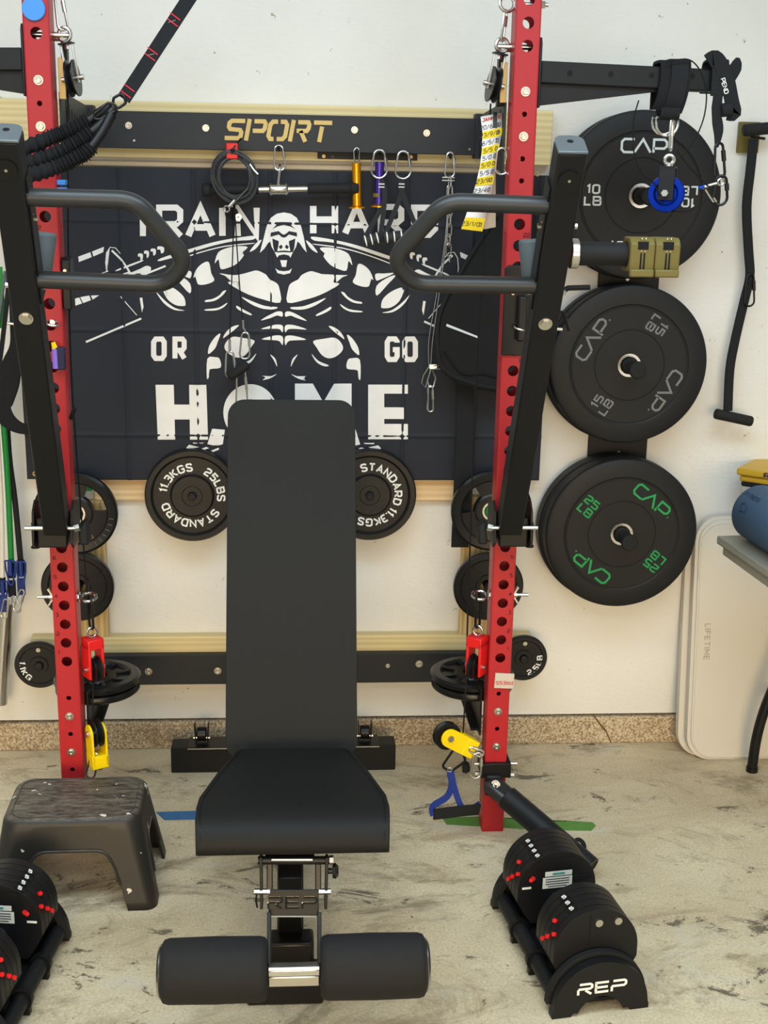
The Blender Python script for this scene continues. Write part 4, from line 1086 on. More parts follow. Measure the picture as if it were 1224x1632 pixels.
# ================================================================== bumper plates on the wall rack
Yp = -.145
cen = {'10': W(1021, 312, Yp), '15': W(1002.5, 582, Yp), '25': W(990.5, 851, Yp)}
xw = (cen['10'].x + cen['25'].x) / 2
t = thing('plate_rack', 'narrow black wall rack with three pegs for the bumper plates', 'plate rack', (xw, -.01, .70))
m = MB(); m.box((xw + .012, -.008, (cen['10'].z + cen['25'].z) / 2), (.178, .012, cen['10'].z - cen['25'].z + .25)); br = m.build('back_plate', M_BLK, t, bevel=.002)
for px, py in ((986, 721), (1000, 445)):
    m = MB(); c = W(px, py, -.014); m.cyl(c, c + OUT * .002, .005, n=14); m.build('screw', M_ZINC, br)
for k, c in cen.items():
    m = MB(); m.cyl((c.x, -.014, c.z), (c.x, Yp - .02, c.z), .022, n=28); m.cyl((c.x, Yp - .02, c.z), (c.x, -.235, c.z), .0205, n=28); m.build('peg', M_MATTE, t, bevel=.002)
    m = MB(); m.cyl((c.x, -.228, c.z), (c.x, -.246, c.z), .024, n=28); m.build('peg_cap', M_FOAM, t, bevel=.004)
def bumper(c, th, label, grp, rot=None, col=None, num=None, off=(0, 0)):
    """plate with its back at c.y + th; text on the face when num is given"""
    o = V((c.x + off[0], c.y, c.z + off[1]))
    t = thing('bumper_plate', label, 'weight plate', o + V((0, th / 2, -.225)), group=grp)
    R = .225
    pr = [(.0262, 0), (.034, 0), (.0345, .003), (.098, .003), (.099, .0015), (.1005, .0015), (.1015, .003), (.164, .003), (.1655, .0012), (.168, .0012), (.172, .004), (.214, .004), (.222, .000), (R, -.005), (R, -th + .005), (.222, -th), (.0262, -th)]
    m = MB(); m.lathe(pr, o, OUT, 96, True); d_ = m.build('disc', M_RUB, t, ang=.5)
    m = MB(); m.lathe([(.0255, -th - .001), (.0255, .004), (.033, .004), (.034, .0025), (.034, -.002), (.030, -th)], o, OUT, 48, True); m.build('hub_ring', M_STEEL, t)
    if num:
        u = V((math.cos(rot), 0, math.sin(rot))); v = V((-math.sin(rot), 0, math.cos(rot))); f0 = o + OUT * .0031; n = OUT * .0009
        for s in (1, -1):
            m = MB(); uu, vv = u * s, v * s
            oc_ = f0 + vv * .131
            h, sw = .034, .0062
            # C, bar-less A, P in wide square strokes
            def ln(pts, cl=False): m.stroke(pts, sw, oc_, uu, vv, n, cl)
            ln([(-.028, .017), (-.055, .017), (-.062, .010), (-.062, -.010), (-.055, -.017), (-.028, -.017)])
            ln([(-.026, -.017), (-.004, .017), (.018, -.017)])
            ln([(.026, -.017), (.026, .017), (.055, .017), (.062, .010), (.062, .000), (.055, -.006), (.026, -.006)])
            m.lathe([(0, 0), (.0025, 0), (.0025, .0009), (0, .0009)], oc_ + uu * .071 - vv * .008, OUT, 10)
            m.build('raised_lettering', col, d_); m = MB()
            ot = f0 - uu * .133
            put_text(m, num, ot + vv * .0155, uu, vv, n, .026, .0048, gap=.3, xs=1.25); put_text(m, 'LB', ot - vv * .0155, uu, vv, n, .026, .0048, gap=.3, xs=1.25)
            m.build('raised_lettering', col, d_)
    return t
rd = math.radians
bumper(cen['10'], .036, 'top bumper plate with pale white 10 LB lettering', 'bumper plates on the wall rack', 0, M_CAPW, '10')
bumper(cen['10'] + V((0, .044, 0)), .036, 'bumper plate hidden behind the plate with white lettering', 'bumper plates on the wall rack', off=(-.006, -.003))
bumper(cen['15'], .045, 'middle bumper plate with grey 15 LB lettering', 'bumper plates on the wall rack', rd(57), M_CAPG, '15')
bumper(cen['15'] + V((0, .053, 0)), .045, 'bumper plate behind the one with grey lettering', 'bumper plates on the wall rack', off=(-.007, -.004))
bumper(cen['25'], .055, 'bottom bumper plate with green 25 LB lettering', 'bumper plates on the wall rack', rd(-39), M_CAPGR, '25')
bumper(cen['25'] + V((0, .063, 0)), .055, 'bumper plate behind the one with green lettering', 'bumper plates on the wall rack', off=(-.008, -.005))

# ================================================================== iron plates around the bench
def iron25(px, py, label, texts):
    c = W(px, py, -.088); R = .136
    t = thing('iron_plate', label, 'weight plate', c - EZ * R, group='iron plates on the pine board')
    pr = [(.013, -.002), (.028, -.002), (.03, 0), (.058, 0), (.060, -.006), (.064, -.010), (.112, -.010), (.116, -.004), (.119, 0), (.132, 0), (R, -.005), (R, -.026), (.13, -.03), (.013, -.03)]
    m = MB(); m.lathe(pr, c, OUT, 72, True); m.build('disc', M_RUB2, t, ang=.5)
    for s, mid in texts:
        m = MB(); arc_text(m, s, c + OUT * (-.010), EX, EZ, OUT * .002, .071, .0245, .0046, rd(mid), gap=.20); m.build('raised_lettering', M_WHT, t)
    t2 = thing('wall_peg', label.replace('black iron plate', 'dark peg end through the iron plate'), 'peg', c)
    m = MB(); m.cyl(c + EY * .045, c + OUT * .012, .0118, n=24); m.build('shaft', M_MATTE, t2, bevel=.002)
    m = MB(); m.cyl(c + OUT * .012, c + OUT * .0135, .005, n=12); m.build('cap_screw', M_BLK2, t2)
iron25(306, 791, 'black iron plate with white raised letters, left of the bench back', [('11.3KGS', 130), ('25LBS', 25), ('STANDARD', -98)])
iron25(589.5, 790, 'black iron plate with white raised letters, right of the bench back', [('STANDARD', 44), ('11.3KGS', -72), ('25LBS', 180)])
def grip_plate(px, py, label, lines):
    c = W(px, py, -.125); R = .119
    t = thing('grip_plate', label, 'weight plate', c - EZ * R)
    m = MB(); m.lathe([(.088, -.002), (.092, .002), (.112, .004), (R, -.002), (R, -.018), (.112, -.024), (.090, -.022)], c, OUT, 72, True); m.build('rim', M_GRIPR, t, ang=.5)
    m = MB(); m.lathe([(.0255, -.001), (.045, -.001), (.05, -.004), (.053, -.018), (.0255, -.02)], c, OUT, 48, True)
    for a in (95, 215, 335):
        pl = []
        for q in range(7): s = rd(a - 30 + 10 * q); pl.append((.092 * math.cos(s), .092 * math.sin(s)))
        for q in range(5): s = rd(a + 34 - 17 * q); pl.append((.046 * math.cos(s), .046 * math.sin(s)))
        m.prism(pl, c + EY * .005, EX, EZ, (0, .012, 0))
    m.build('spoke_web', M_GRIPR, t, ang=.5)
    m = MB(); m.lathe([(.0225, -.02), (.0225, .001), (.028, .001), (.028, -.02)], c, OUT, 36, True); m.build('hub_ring', M_STEEL, t)
    if lines:
        m = MB()
        for q in range(6):
            s = rd(-58 + 10 * q); d = V((math.cos(s), 0, math.sin(s))); m.bar(c + d * .095 + OUT * .0038, c + d * .108 + OUT * .0038, .0014, .0012, OUT)
        m.build('rim_marks', M_CAPG, t)
    return t, c
_, cL = grip_plate(120, 819, 'three-grip black plate behind the left lever arm pivot', True)
_, cR = grip_plate(784, 815, 'three-grip black plate behind the right lever arm pivot', True)
m = MB(); m.cyl(cR + EY * .085, cR + OUT * .01, .0205, n=28); tag(m.build('wall_peg', M_GREEN, bevel=.004), 'green peg end in the hub of the right three-grip plate', 'peg')
m = MB(); m.cyl(cL + EY * .085, cL + OUT * .006, .0205, n=28); tag(m.build('wall_peg', M_BLK, bevel=.004), 'black peg end in the hub of the left three-grip plate', 'peg')
for c, s, lab in ((cR, 1, 'green and white card on the wall above the right three-grip plate hub'), (cL, -1, 'green card on the wall above the left three-grip plate hub')):
    m = MB(); p = c + V((0, .082, .062)); m.box(p, (.075, .002, .03)); o = tag(m.build('card', M_GREEN), lab, 'card')
    if s > 0: m = MB(); m.box(p + V((0, -.0015, .012)), (.075, .001, .012)); m.build('white_band', M_CAPW, o)
def small_plate(px, py, R, label, nb, th, Y=-.125, text=None):
    c = W(px, py, Y)
    t = thing('small_plate', label, 'weight plate', c - EZ * R)
    pr = [(.0255 if R > .1 else .014, 0), (R * .36, 0), (R * .38, -.004), (R * .78, -.004), (R * .82, 0), (R * .96, 0), (R, -.004), (R, -th + .003), (R * .97, -th), (.0255 if R > .1 else .014, -th)]
    m = MB(); m.lathe(pr, c, OUT, 64, True); m.build('disc', M_GRIPR if R > .08 else M_RUB2, t, ang=.5)
    if R > .1:
        for a in (20, 140, 260):
            m = MB(); s = rd(a); d = V((math.cos(s), 0, math.sin(s))); m.bar(c + d * R * .37 + EY * .002, c + d * R * .8 + EY * .002, .03, .005, OUT); m.build('rib', M_GRIPR, t)
    if text:
        m = MB(); arc_text(m, text[0], c + OUT * -.004, EX, EZ, OUT * .0012, R * .56, R * .27, R * .05, rd(text[1]), gap=.22, inward=True); m.build('raised_lettering', M_WHT, t)
    return t, c
for px, s, w in ((123, -1, 'left'), (779, 1, 'right')):
    _, c = small_plate(px, 936, .104, 'black rubber plate behind the %s red upright, below the three-grip plate' % w, 0, .022)
    small_plate(px - s * 2, 937, .102, 'second black rubber plate close behind the plate at hole four of the %s upright' % w, 0, .022, Y=-.099)
    m = MB(); m.cyl(c + EY * .083, c + OUT * .02, .0135, n=24); tag(m.build('wall_peg', M_MATTE, bevel=.003), 'dark peg through the rubber plates behind the %s upright' % w, 'peg')
for px, py, tx, lab in ((62, 1061, ('1.1KG', 203), 'small black plate marked 1.1KG at the lower left'), (835, 1050, ('2.5LB', -32), 'small black plate marked 2.5 LB at the lower right')):
    _, c = small_plate(px, py, .072, lab, 0, .018, Y=-.105, text=tx)
    m = MB(); m.cyl(c + EY * .1, c + OUT * .012, .0125, n=20); tag(m.build('wall_peg', M_RUB2, bevel=.003), 'dark peg holding the ' + lab.split(' at the')[0].replace('small black ', 'small '), 'peg')
    m = MB(); p = c + V((.001, 0, .05)); m.cyl(p, p + OUT * .004, .0065, n=14); tag(m.build('bolt', M_ZINC), 'bright bolt head on the ' + lab.split(' at the')[0].replace('small black ', 'small '), 'bolt')
# flat plates stacked on the lower pegs of the rack
for s, w in ((-1, 'left'), (1, 'right')):
    x = s * (UX - .040); y = -.335
    for k in (0, 1):
        z = zl1 - .008 + .013 + k * .026
        o = V((x, y, z)); R = .119 - .004 * (k == 0)
        t = thing('flat_plate', '%s of two black plates lying flat on the %s lower arm of the rack' % ('upper' if k else 'lower', w), 'weight plate', o)
        m = MB(); m.lathe([(.0262, .018), (.05, .018), (.054, .013), (.086, .013), (.092, .022), (.112, .021), (R, .015), (R, .005), (R - .006, .0), (.0262, .0)], o, EZ, 72, True); d_ = m.build('disc', M_GRIPR, t, ang=.5)
        if k:
            for q in range(8):
                m = MB(); a = rd(20 + 45 * q); e = V((math.cos(a), math.sin(a), 0)); m.bar(o + e * .052 + EZ * .014, o + e * .09 + EZ * .018, .012, .006); m.build('rib', M_GRIPR, t)
    # eye bolt with a wing nut through the upright at hole number four
    zb = HZ(4) + .012; xi = s * (UX - UW / 2)
    t = thing('eye_bolt', 'silver eye bolt with wing nut through the %s red upright' % w, 'bolt', (s * UX, UF + .033, zb))
    yb = UF + .033
    m = MB(); m.cyl((xi - s * .004, yb, zb), (s * UX + s * .072, yb, zb), .0045, n=14); m.build('shank', M_STEEL, t)
    m = MB(); c = V((xi - s * .026, yb, zb - .001)); m.ring(c, (.0, -.28, 1), .0195, .0044, 26, 8); m.build('eye', M_STEEL, t)
    m = MB(); m.cyl((xi - s * .0, yb, zb), (xi - s * .004, yb, zb), .013, n=20); m.build('washer', M_STEEL, t)
    m = MB(); x = s * (UX + UW / 2); m.cyl((x, yb, zb), (x + s * .012, yb, zb), .008, n=14)
    for q in (-1, 1): m.bar((x + s * .004, yb, zb + q * .004), (x + s * .015, yb, zb + q * .022), .004, .011, OUT)
    m.build('wing_nut', M_STEEL, t)
# ------------------------------------------------------------------ red swivel pulleys, yellow floor pulleys and cables
def wheel(mb, c, ax, R, th=.02):
    mb.lathe([(0, -th / 2), (R, -th / 2), (R, -th / 2 + .003), (R - .008, 0), (R, th / 2 - .003), (R, th / 2), (0, th / 2)], c, ax, 36)
def red_pulley(s, w, px, py):
    c = W(px, py, UF + .02)                                    # top of the housing
    t = thing('swivel_pulley', 'bright red housed pulley hanging at the inner side of the %s upright' % w, 'pulley', c - EZ * .11)
    R = Matrix.Rotation(rd(-34 * s), 3, 'Z'); X, Y_ = R @ EX, R @ EY
    def pt(a, b, z): return c + X * a + Y_ * b + EZ * z
    m = MB()
    m.box(c - EZ * .014, (.044, .046, .028), R)
    for q in (-1, 1): m.box(c + X * (q * .018) - EZ * .060, (.008, .046, .096), R)
    m.build('housing', M_REDP, t, bevel=.003)
    m = MB(); wheel(m, pt(0, -.006, -.086), X, .034, .020); m.build('wheel', M_BLK2, t)
    m = MB(); m.cyl(pt(-.029, -.004, -.084), pt(.029, -.004, -.084), .0065, n=12); m.build('axle_bolt', M_ZINC, t)
    m = MB(); m.ring(pt(0, 0, .014), Y_, .0135, .0032, 24, 8); m.build('eye', M_STEEL, t)
    return c
pr_ = red_pulley(1, 'right', 761, 1013); pl_ = red_pulley(-1, 'left', 147, 1016)
carabiner('black carabiner with white marks above the left red pulley', W(143, 950, UF + .02), W(146, 1002, UF + .02), .026, V((.6, -1, 0)), M_BLK2, .0035)
carabiner('black carabiner above the right red pulley', W(762, 946, UF + .02), W(761, 1000, UF + .02), .022, V((.8, 1, 0)), M_BLK2, .0035)
def yellow_pulley(label, c, ang, yaw, ):
    """c: wheel axle; body runs from the wheel down along the angle ang in the vertical plane turned by yaw"""
    t = thing('floor_pulley', label, 'pulley', c - EZ * .06)
    X = V((math.cos(yaw), math.sin(yaw), 0)); N_ = V((-math.sin(yaw), math.cos(yaw), 0))
    d = X * math.cos(ang) + EZ * math.sin(ang); e = N_.cross(d)
    for q in (-1, 1):
        pl = [(.025 * math.cos(k), .025 * math.sin(k)) for k in [PI / 2 + PI * i / 10 for i in range(11)]] + [(.085, -.025), (.085, .025)]
        m = MB(); m.prism(pl, c + N_ * (q * .015), d, e, N_ * (q * .006)); m.build('cheek', M_YEL, t, bevel=.002)
    m = MB(); R = Matrix((d, N_, e)).transposed(); m.box(c + d * .074, (.036, .044, .050), R); m.build('yoke', M_YEL, t, bevel=.002)
    m = MB(); wheel(m, c, N_, .037, .02); m.build('wheel', M_BLK2, t)
    m = MB(); m.cyl(c - N_ * .027, c + N_ * .027, .0085, n=14); m.build('axle_bolt', M_ZINC, t)
    return t, d
cy_ = W(712, 1172, -.60)
yellow_pulley('yellow floor pulley with black wheel left of the right upright foot', cy_, rd(-33), rd(20))
cyl_ = W(153, 1168, -.56)
yellow_pulley('yellow floor pulley standing just right of the left upright', cyl_, rd(-86), rd(-62))
def cable(label, pts, r=.0022):
    m = MB(); m.tube(smooth_path(pts, 4), r, 6); return tag(m.build('cable', M_CHK), label, 'cable')
cable('thin black cable running down the left side of the banner to the red pulley', [W(108, 150, -.50), W(109, 400, -.50), W(114, 600, -.50), W(128, 800, -.50), W(139, 945, UF + .03)])
cable('thin black cable from the left red pulley down to the yellow pulley', [W(149, 1075, UF + .01), W(148, 1120, UF + .005), W(147, 1160, -.56)])
cable('thin black cable running down beside the right red upright', [W(782, 165, -.43), W(770, 400, -.43), W(757, 640, -.45), W(749, 870, -.50), W(744, 1030, -.51)])
cable('thin black cable from the right red pulley to the yellow floor pulley', [W(744, 1070, UF + .01), W(741, 1120, -.575), W(738, 1168, -.595)])
# triangle ring, blue strap, carabiners at the right foot
m = MB(); m.tube(round_path([W(722, 1196, -.6), W(704, 1222, -.6), W(718, 1230, -.605), W(742, 1213, -.605), W(738, 1200, -.6)], .01, 4), .0035, 8); tag(m.build('triangle_ring', M_BLK2), 'black triangle ring below the yellow pulley on the right', 'ring')
carabiner('silver carabiner hooked to the front of the yellow pulley on the right', W(748, 1193, -.60), W(770, 1203, -.60), .018, EZ, r=.003)
carabiner('larger silver carabiner hanging between yellow pulley and black ankle clamp', W(762, 1200, -.605), W(757, 1240, -.61), .028, EX, r=.003)
t = thing('ankle_strap', 'blue and black webbing strap handle lying at the foot of the right upright', 'strap', W(725, 1300, -.62))
m = MB(); m.tube(smooth_path([W(717, 1230, -.61), W(720, 1250, -.615), W(712, 1270, -.62), W(690, 1285, -.63), W(691, 1300, -.64)], 4), 0, sq=(.018, .003, (.3, -1, .3))); m.build('webbing', M_WEBB, t, label='blue webbing')
m = MB(); m.tube(smooth_path([W(719, 1230, -.612), W(724, 1255, -.615), W(735, 1285, -.62), W(748, 1290, -.6), W(764, 1281, -.58)], 4), 0, sq=(.016, .003, OUT)); m.build('webbing', M_WEBB, t, label='blue webbing')
m = MB(); m.tube(smooth_path([W(691, 1298, -.64), W(715, 1295, -.63), W(740, 1292, -.62), W(764, 1290, -.6)], 4), 0, sq=(.030, .006, OUT)); m.build('foot_pad', M_WEB, t)
m = MB(); m.ring(W(717, 1227, -.61), OUT, .006, .002, 16, 6); m.build('ring', M_STEEL, t)
# carabiner and ring at the left yellow pulley, partly behind the stool
carabiner('silver carabiner below the yellow pulley on the left, half behind the stool', W(152, 1200, -.57), W(143, 1240, -.57), .024, EX, r=.003)
m = MB(); m.ring(W(158, 1216, -.56), V((.4, -1, 0)), .017, .0035, 20, 8); tag(m.build('ring', M_BLK2), 'black ring below the left yellow pulley', 'ring')
# ------------------------------------------------------------------ hanging pulleys at the top of the uprights
def top_pulley(s, label, eye, top, wc):
    Y = -.52; t = thing('hanging_pulley', label, 'pulley', W(*wc, Y) - EZ * .06)
    tilt = V((s * -.18, .10, 1)).normalized(); c = W(*wc, Y); ax = V((s * -1., -.10, 0)).normalized()
    up = (W(*eye, Y) - c).normalized(); ax = (ax - up * ax.dot(up)).normalized(); fw = ax.cross(up)
    m = MB(); wheel(m, c, ax, .041, .019); m.build('wheel', M_BLK2, t)
    H = (W(*eye, Y) - c).length - .02
    for q in (-1, 1):
        m = MB(); m.bar(c + ax * (q * .0135) - up * .012, c + ax * (q * .0135) + up * H, .011, .003, ax); m.build('side_plate', M_ZINC, t, bevel=.001)
    m = MB(); m.bar(c + up * H - fw * .013, c + up * H + fw * .013, .034, .004, up); m.build('top_plate', M_BLK2, t, bevel=.001)
    m = MB(); m.cyl(c - ax * .026, c + ax * .026, .006, n=12); m.cyl(c + up * (H - .012), c + up * H, .006, n=6); m.build('axle_bolt', M_ZINC, t)
    e = W(*eye, Y); m = MB(); m.ring(e, V((s * .3, -1, 0)), .0150, .0046, 24, 8); m.build('eye', M_STEEL, t)
    a = e + V((s * .0, .01, -.004)); m = MB(); m.cyl(a + V((s * .01, 0, 0)), V((s * (UX - UW / 2), a.y, a.z)), .0105, n=16); m.build('side_bolt', M_STEEL, t)
    return t
top_pulley(-1, 'black wheel pulley hanging inside the top of the left upright', (103, 55), None, (116, 125))
top_pulley(1, 'black wheel pulley hanging inside the top of the right upright', (800, 72), None, (787, 135))
carabiner('silver carabiner above the top left pulley', W(92, -10, -.52), W(101, 48, -.52), .022, EX, r=.0032)
carabiner('silver carabiner above the top right pulley', W(806, 16, -.52), W(800, 66, -.52), .016, V((.5, 1, 0)), r=.0032)
t = thing('eye_bolt', 'large silver eye bolt near the top of the right upright', 'bolt', W(808, 8, -.525))
m = MB(); c = W(808, 6, -.525); m.ring(c, V((.25, -1, .2)), .0175, .0042, 26, 8); m.build('eye', M_STEEL, t)
m = MB(); m.cyl(c + EX * .018, V((UX + UW / 2 + .02, c.y, c.z)), .0045, n=14); m.cyl(V((UX + UW / 2, c.y, c.z)), V((UX + UW / 2 + .012, c.y, c.z)), .009, n=6); m.build('shank', M_STEEL, t)
# ------------------------------------------------------------------ straps, cable and blue pulley hanging on the right cable arm
ya = -.52
t = thing('hanging_strap', 'wide black padded strap wrapped over the right cable arm', 'strap', W(1078, 175, ya))
pA = [W(x, y, -.52) for x, y in ((1076, 106), (1076, 160))]
xs_ = W(1075, 130, -.555).x; zt_ = 2.003; 
loop = [V((xs_, -.486, 1.90)), V((xs_, -.484, 1.96)), V((xs_, -.487, 2.0)), V((xs_, -.50, 2.006)), V((xs_, -.545, 2.006)), V((xs_, -.556, 2.0)), V((xs_, -.560, 1.96)), V((xs_ - .006, -.558, 1.92)), V((xs_ - .01, -.545, 1.895))]
m = MB(); m.tube(smooth_path(loop, 4), 0, sq=(.072, .007, EX if False else [V((0, 1, 0))] * 33)) if False else None
def strap_yz(mb, pts, w, th, dx=0.):
    """flat strap whose width runs along X, following pts"""
    P_ = smooth_path(pts, 4); ups = []
    for i in range(len(P_)):
        tg_ = (P_[min(i + 1, len(P_) - 1)] - P_[max(i - 1, 0)]).normalized(); ups.append(EX.cross(tg_))
    mb.tube(P_, 0, sq=(w, th, ups))
strap_yz(m, loop, .072, .007); m.build('wrap', M_CLOTH, t, bevel=.003)
m = MB(); strap_yz(m, [q + V((.008, -.006 if q.y < -.5 else .003, .004)) for q in loop], .040, .004); m.build('webbing', M_WEB, t)
m = MB(); p0 = V((xs_ - .004, -.535, 1.882)); strap_yz(m, [p0 + V((0, .03, .02)), p0 + V((0, .01, -.004)), p0 + V((0, -.016, .0)), p0 + V((0, -.02, .02))], .046, .005); m.build('lower_loop', M_WEB, t)
m = MB(); c = V((xs_ - .005, -.535, 1.868)); m.tube([c + V((a, 0, b)) for a, b in [(-.027, .012), (.027, .012)] + [(.027 * math.cos(k), -.0 - .030 * math.sin(k)) for k in [PI * i / 12 for i in range(13)]]], .0032, 8, True); m.build('d_ring', M_STEEL, t)
m = MB(); c = c + V((-.006, .012, 0)); m.tube([c + V((a, 0, b)) for a, b in [(-.027, .012), (.027, .012)] + [(.027 * math.cos(k), -.0 - .027 * math.sin(k)) for k in [PI * i / 12 for i in range(13)]]], .0032, 8, True); m.build('d_ring', M_STEEL, t)
carabiner('silver carabiner between the strap ring and the blue pulley', W(1071, 190, -.54), W(1068, 240, -.54), .018, V((.7, 1, 0)), r=.0032)
c = W(1062, 309, -.545)
t = thing('blue_pulley', 'bright blue anodized pulley in a black fork hanging below the cable arm', 'pulley', c - EZ * .04)
ax = V((-.48, -1, .08)).normalized(); up = (EZ - ax * ax.z).normalized(); rt = up.cross(ax)
m = MB(); m.lathe([(.015, -.011), (.042, -.011), (.0435, -.008), (.037, 0), (.0435, .008), (.042, .011), (.030, .011), (.025, .004), (.015, .004)], c, ax, 48, True); m.build('wheel', M_BLUEA, t)
m = MB(); m.cyl(c - ax * .006, c + ax * .012, .016, n=28); m.build('bearing', M_BLK2, t)
for q in (-1, 1):
    m = MB(); m.bar(c + ax * (q * .0145) - up * .016, c + ax * (q * .0145) + up * .062, .038, .004, ax); m.build('fork_plate', M_BLK, t, bevel=.001)
m = MB(); m.box(c + up * .062, (.038, .033, .004), Matrix((rt, ax, up)).transposed()); m.build('fork_top', M_BLK, t)
m = MB(); m.cyl(c + ax * .012, c + ax * .027, .0085, n=6); m.build('axle_bolt', M_ZINC, t)
m = MB(); e = c + up * .080; m.ring(e, V((-.2, -1, 0)), .0105, .0045, 24, 8); m.cyl(c + up * .063, c + up * .070, .010, n=14); m.build('eye', M_STEEL, t)
yc = -.57
cable('long black coated cable looping from the arm through the blue pulley', [W(x, y, yc + k) for x, y, k in ((1018, 160, 0), (1010, 190, 0), (1009, 225, 0), (1013, 255, 0), (1026, 280, .0), (1042, 292, .01), (1060, 331, .02), (1085, 337, .01), (1104, 334, 0), (1122, 322, 0), (1136, 298, 0))], .0017)
cable('thin black cable arching over the cable arm down to the blue pulley', [W(x, y, -.575) for x, y in ((1062, 100, ), (1092, 94), (1110, 104), (1122, 128), (1126, 155), (1121, 190), (1106, 225), (1090, 245), (1076, 262))], .0017)
cable('thin black cable from the carabiner of the blue pulley to the swivel hook', [W(x, y, -.575) for x, y in ((1078, 240), (1100, 268), (1122, 290), (1133, 300))], .0017)
m = MB(); a = W(1118, 299, yc); b = W(1142, 292, yc); m.cyl(a, b, .004, n=10); m.ring(W(1149, 290, yc), OUT, .0075, .0026, 18, 6); tag(m.build('cable_end', M_STEEL), 'silver cable end eye with blue sleeve beside the black carabiner', 'cable end')
m = MB(); a2 = W(1114, 300, yc); m.cyl(a2, W(1122, 297, yc), .0046, n=10); tag(m.build('sleeve', M_BLUEA), 'short blue sleeve on the cable end next to the blue pulley', 'sleeve')
# narrow strap with a buckle at the arm's end
t = thing('buckle_strap', 'narrow black strap with white lettering at the tip of the right cable arm', 'strap', W(1150, 240, -.55))
m = MB(); m.tube(smooth_path([W(x, y, -.565) for x, y in ((1128, 98), (1140, 92), (1152, 108), (1160, 130), (1166, 160), (1170, 180), (1160, 180))], 4), 0, sq=(.034, .005, OUT)); m.build('band', M_WEB, t, bevel=.001)
m = MB(); strap_yz(m, [V((W(1136, 100, -.5).x, y, z)) for y, z in ((-.48, 1.94), (-.482, 2.0), (-.5, 2.012), (-.545, 2.012), (-.562, 2.0), (-.566, 1.93))], .04, .005); m.build('loop', M_WEB, t)
m = MB(); m.tube(smooth_path([W(x, y, -.56) for x, y in ((1150, 140), (1162, 125), (1172, 108), (1176, 92))], 4), 0, sq=([.03] * 8 + [.03, .026, .022, .014, .008], .004, OUT)); m.build('free_end', M_WEB, t)
m = MB(); m.tube(smooth_path([W(x, y, -.565) for x, y in ((1145, 145), (1142, 180), (1145, 210), (1142, 235))], 4), 0, sq=([.022] * 3 + [.024, .022, .022, .024, .024, .022, .018, .014, .010, .006], .006, OUT)); m.build('tail', M_WEB, t)
m = MB(); m.cyl(W(1149, 176, -.57), W(1166, 174, -.57), .016, n=20); m.build('rolled_end', M_WEB, t, bevel=.003)
m = MB(); v_ = (W(1151, 124, -.57) - W(1158, 150, -.57)).normalized(); put_text(m, 'PEND', W(1155, 137, -.5705), -v_, V((-v_.z, 0, v_.x)) * -1 if False else V((v_.z * -1, 0, v_.x)) * -1, OUT * .0006, .011, .0018); m.build('lettering', M_WHT, t)
carabiner('upper black carabiner hanging from the buckle strap', W(1146, 228, -.565), W(1147, 285, -.565), .028, V((1, .2, 0)), M_BLK2, .0034)
carabiner('lower black carabiner linked below the upper one, right of the blue pulley', W(1150, 280, -.57), W(1146, 327, -.57), .036, V((1, -.1, 0)), M_BLK2, .0034)
m = MB(); m.tube([W(x, y, -.572) for x, y in ((1124, 302), (1130, 312), (1137, 322), (1142, 322), (1137, 315))], .0026, 8); tag(m.build('snap_hook', M_STEEL), 'small silver snap hook beside the lower black carabiner', 'hook')
# ================================================================== right wall: handle bar, folding table, small table and its load
t = thing('tree_handle', 'black bent strap handle with foam T ends hanging on the right of the wall', 'handle', W(1170, 670, -.05))
Yh = -.06
m = MB(); m.tube(smooth_path([W(x, y, Yh) for x, y in ((1201, 222), (1196, 270), (1190, 330), (1193, 400), (1195, 440), (1186, 480), (1172, 540), (1163, 590), (1160, 655))], 4), 0, sq=(.026, .010, OUT)); m.build('strap', M_WEB, t, bevel=.002)
m = MB(); m.cyl(W(1184, 208, Yh - .012), W(1240, 203, Yh - .012), .0165, n=24); m.build('t_grip', M_FOAM, t, bevel=.006)
m = MB(); m.cyl(W(1139, 659, Yh - .012), W(1199, 672, Yh - .012), .0155, n=24); m.build('t_grip', M_FOAM, t, bevel=.006)
m = MB(); m.cyl(W(1196, 218, Yh), W(1219, 221, Yh), .004, n=10); m.build('peg', M_BLK2, t)
carabiner('black carabiner clipped to the middle of the T handle strap', W(1196, 437, Yh - .012), W(1194, 488, Yh - .012), .028, V((1, 0, .25)), M_BLK2, .003)
m = MB(); a, b = W(1178, 194, -.008), W(1207, 244, -.008); m.box(((a.x + b.x) / 2, -.008, (a.z + b.z) / 2), (b.x - a.x, .016, a.z - b.z)); tag(m.build('hook_board', M_OLIVE, bevel=.002), 'small olive wooden block on the wall behind the T handle', 'block')
# white folding table leaning on the wall
def lean(px, py): # points on the leaning plane
    v = ray(px, py); n = V((0, -math.cos(.125), math.sin(.125))); p0 = V((1.3, -.135, 0)); return CAM + v * ((p0 - CAM).dot(n) / v.dot(n))
A_ = lean(1090, 1195); ztop = lean(1150, 824)
nrm = V((0, -math.cos(.125), math.sin(.125))); upv = V((0, math.sin(.125), math.cos(.125)))
org = lean(1100, 1200); org = org - upv * (org.z / upv.z)
hgt = (lean(1150, 823) - org).dot(upv); tl = (lean(1106, 990).x - org.x)
def rrect(w, h, r, n=8):
    p = []
    for cx_, cy2, a0 in ((r, r, PI), (w - r, r, 1.5 * PI), (w - r, h - r, 0), (r, h - r, PI / 2)):
        p += [(cx_ + r * math.cos(a0 + PI / 2 * i / n), cy2 + r * math.sin(a0 + PI / 2 * i / n)) for i in range(n + 1)]
    return p
t = thing('folding_table', 'white folded plastic table leaning on its side against the right wall', 'table', org)
wT = .62
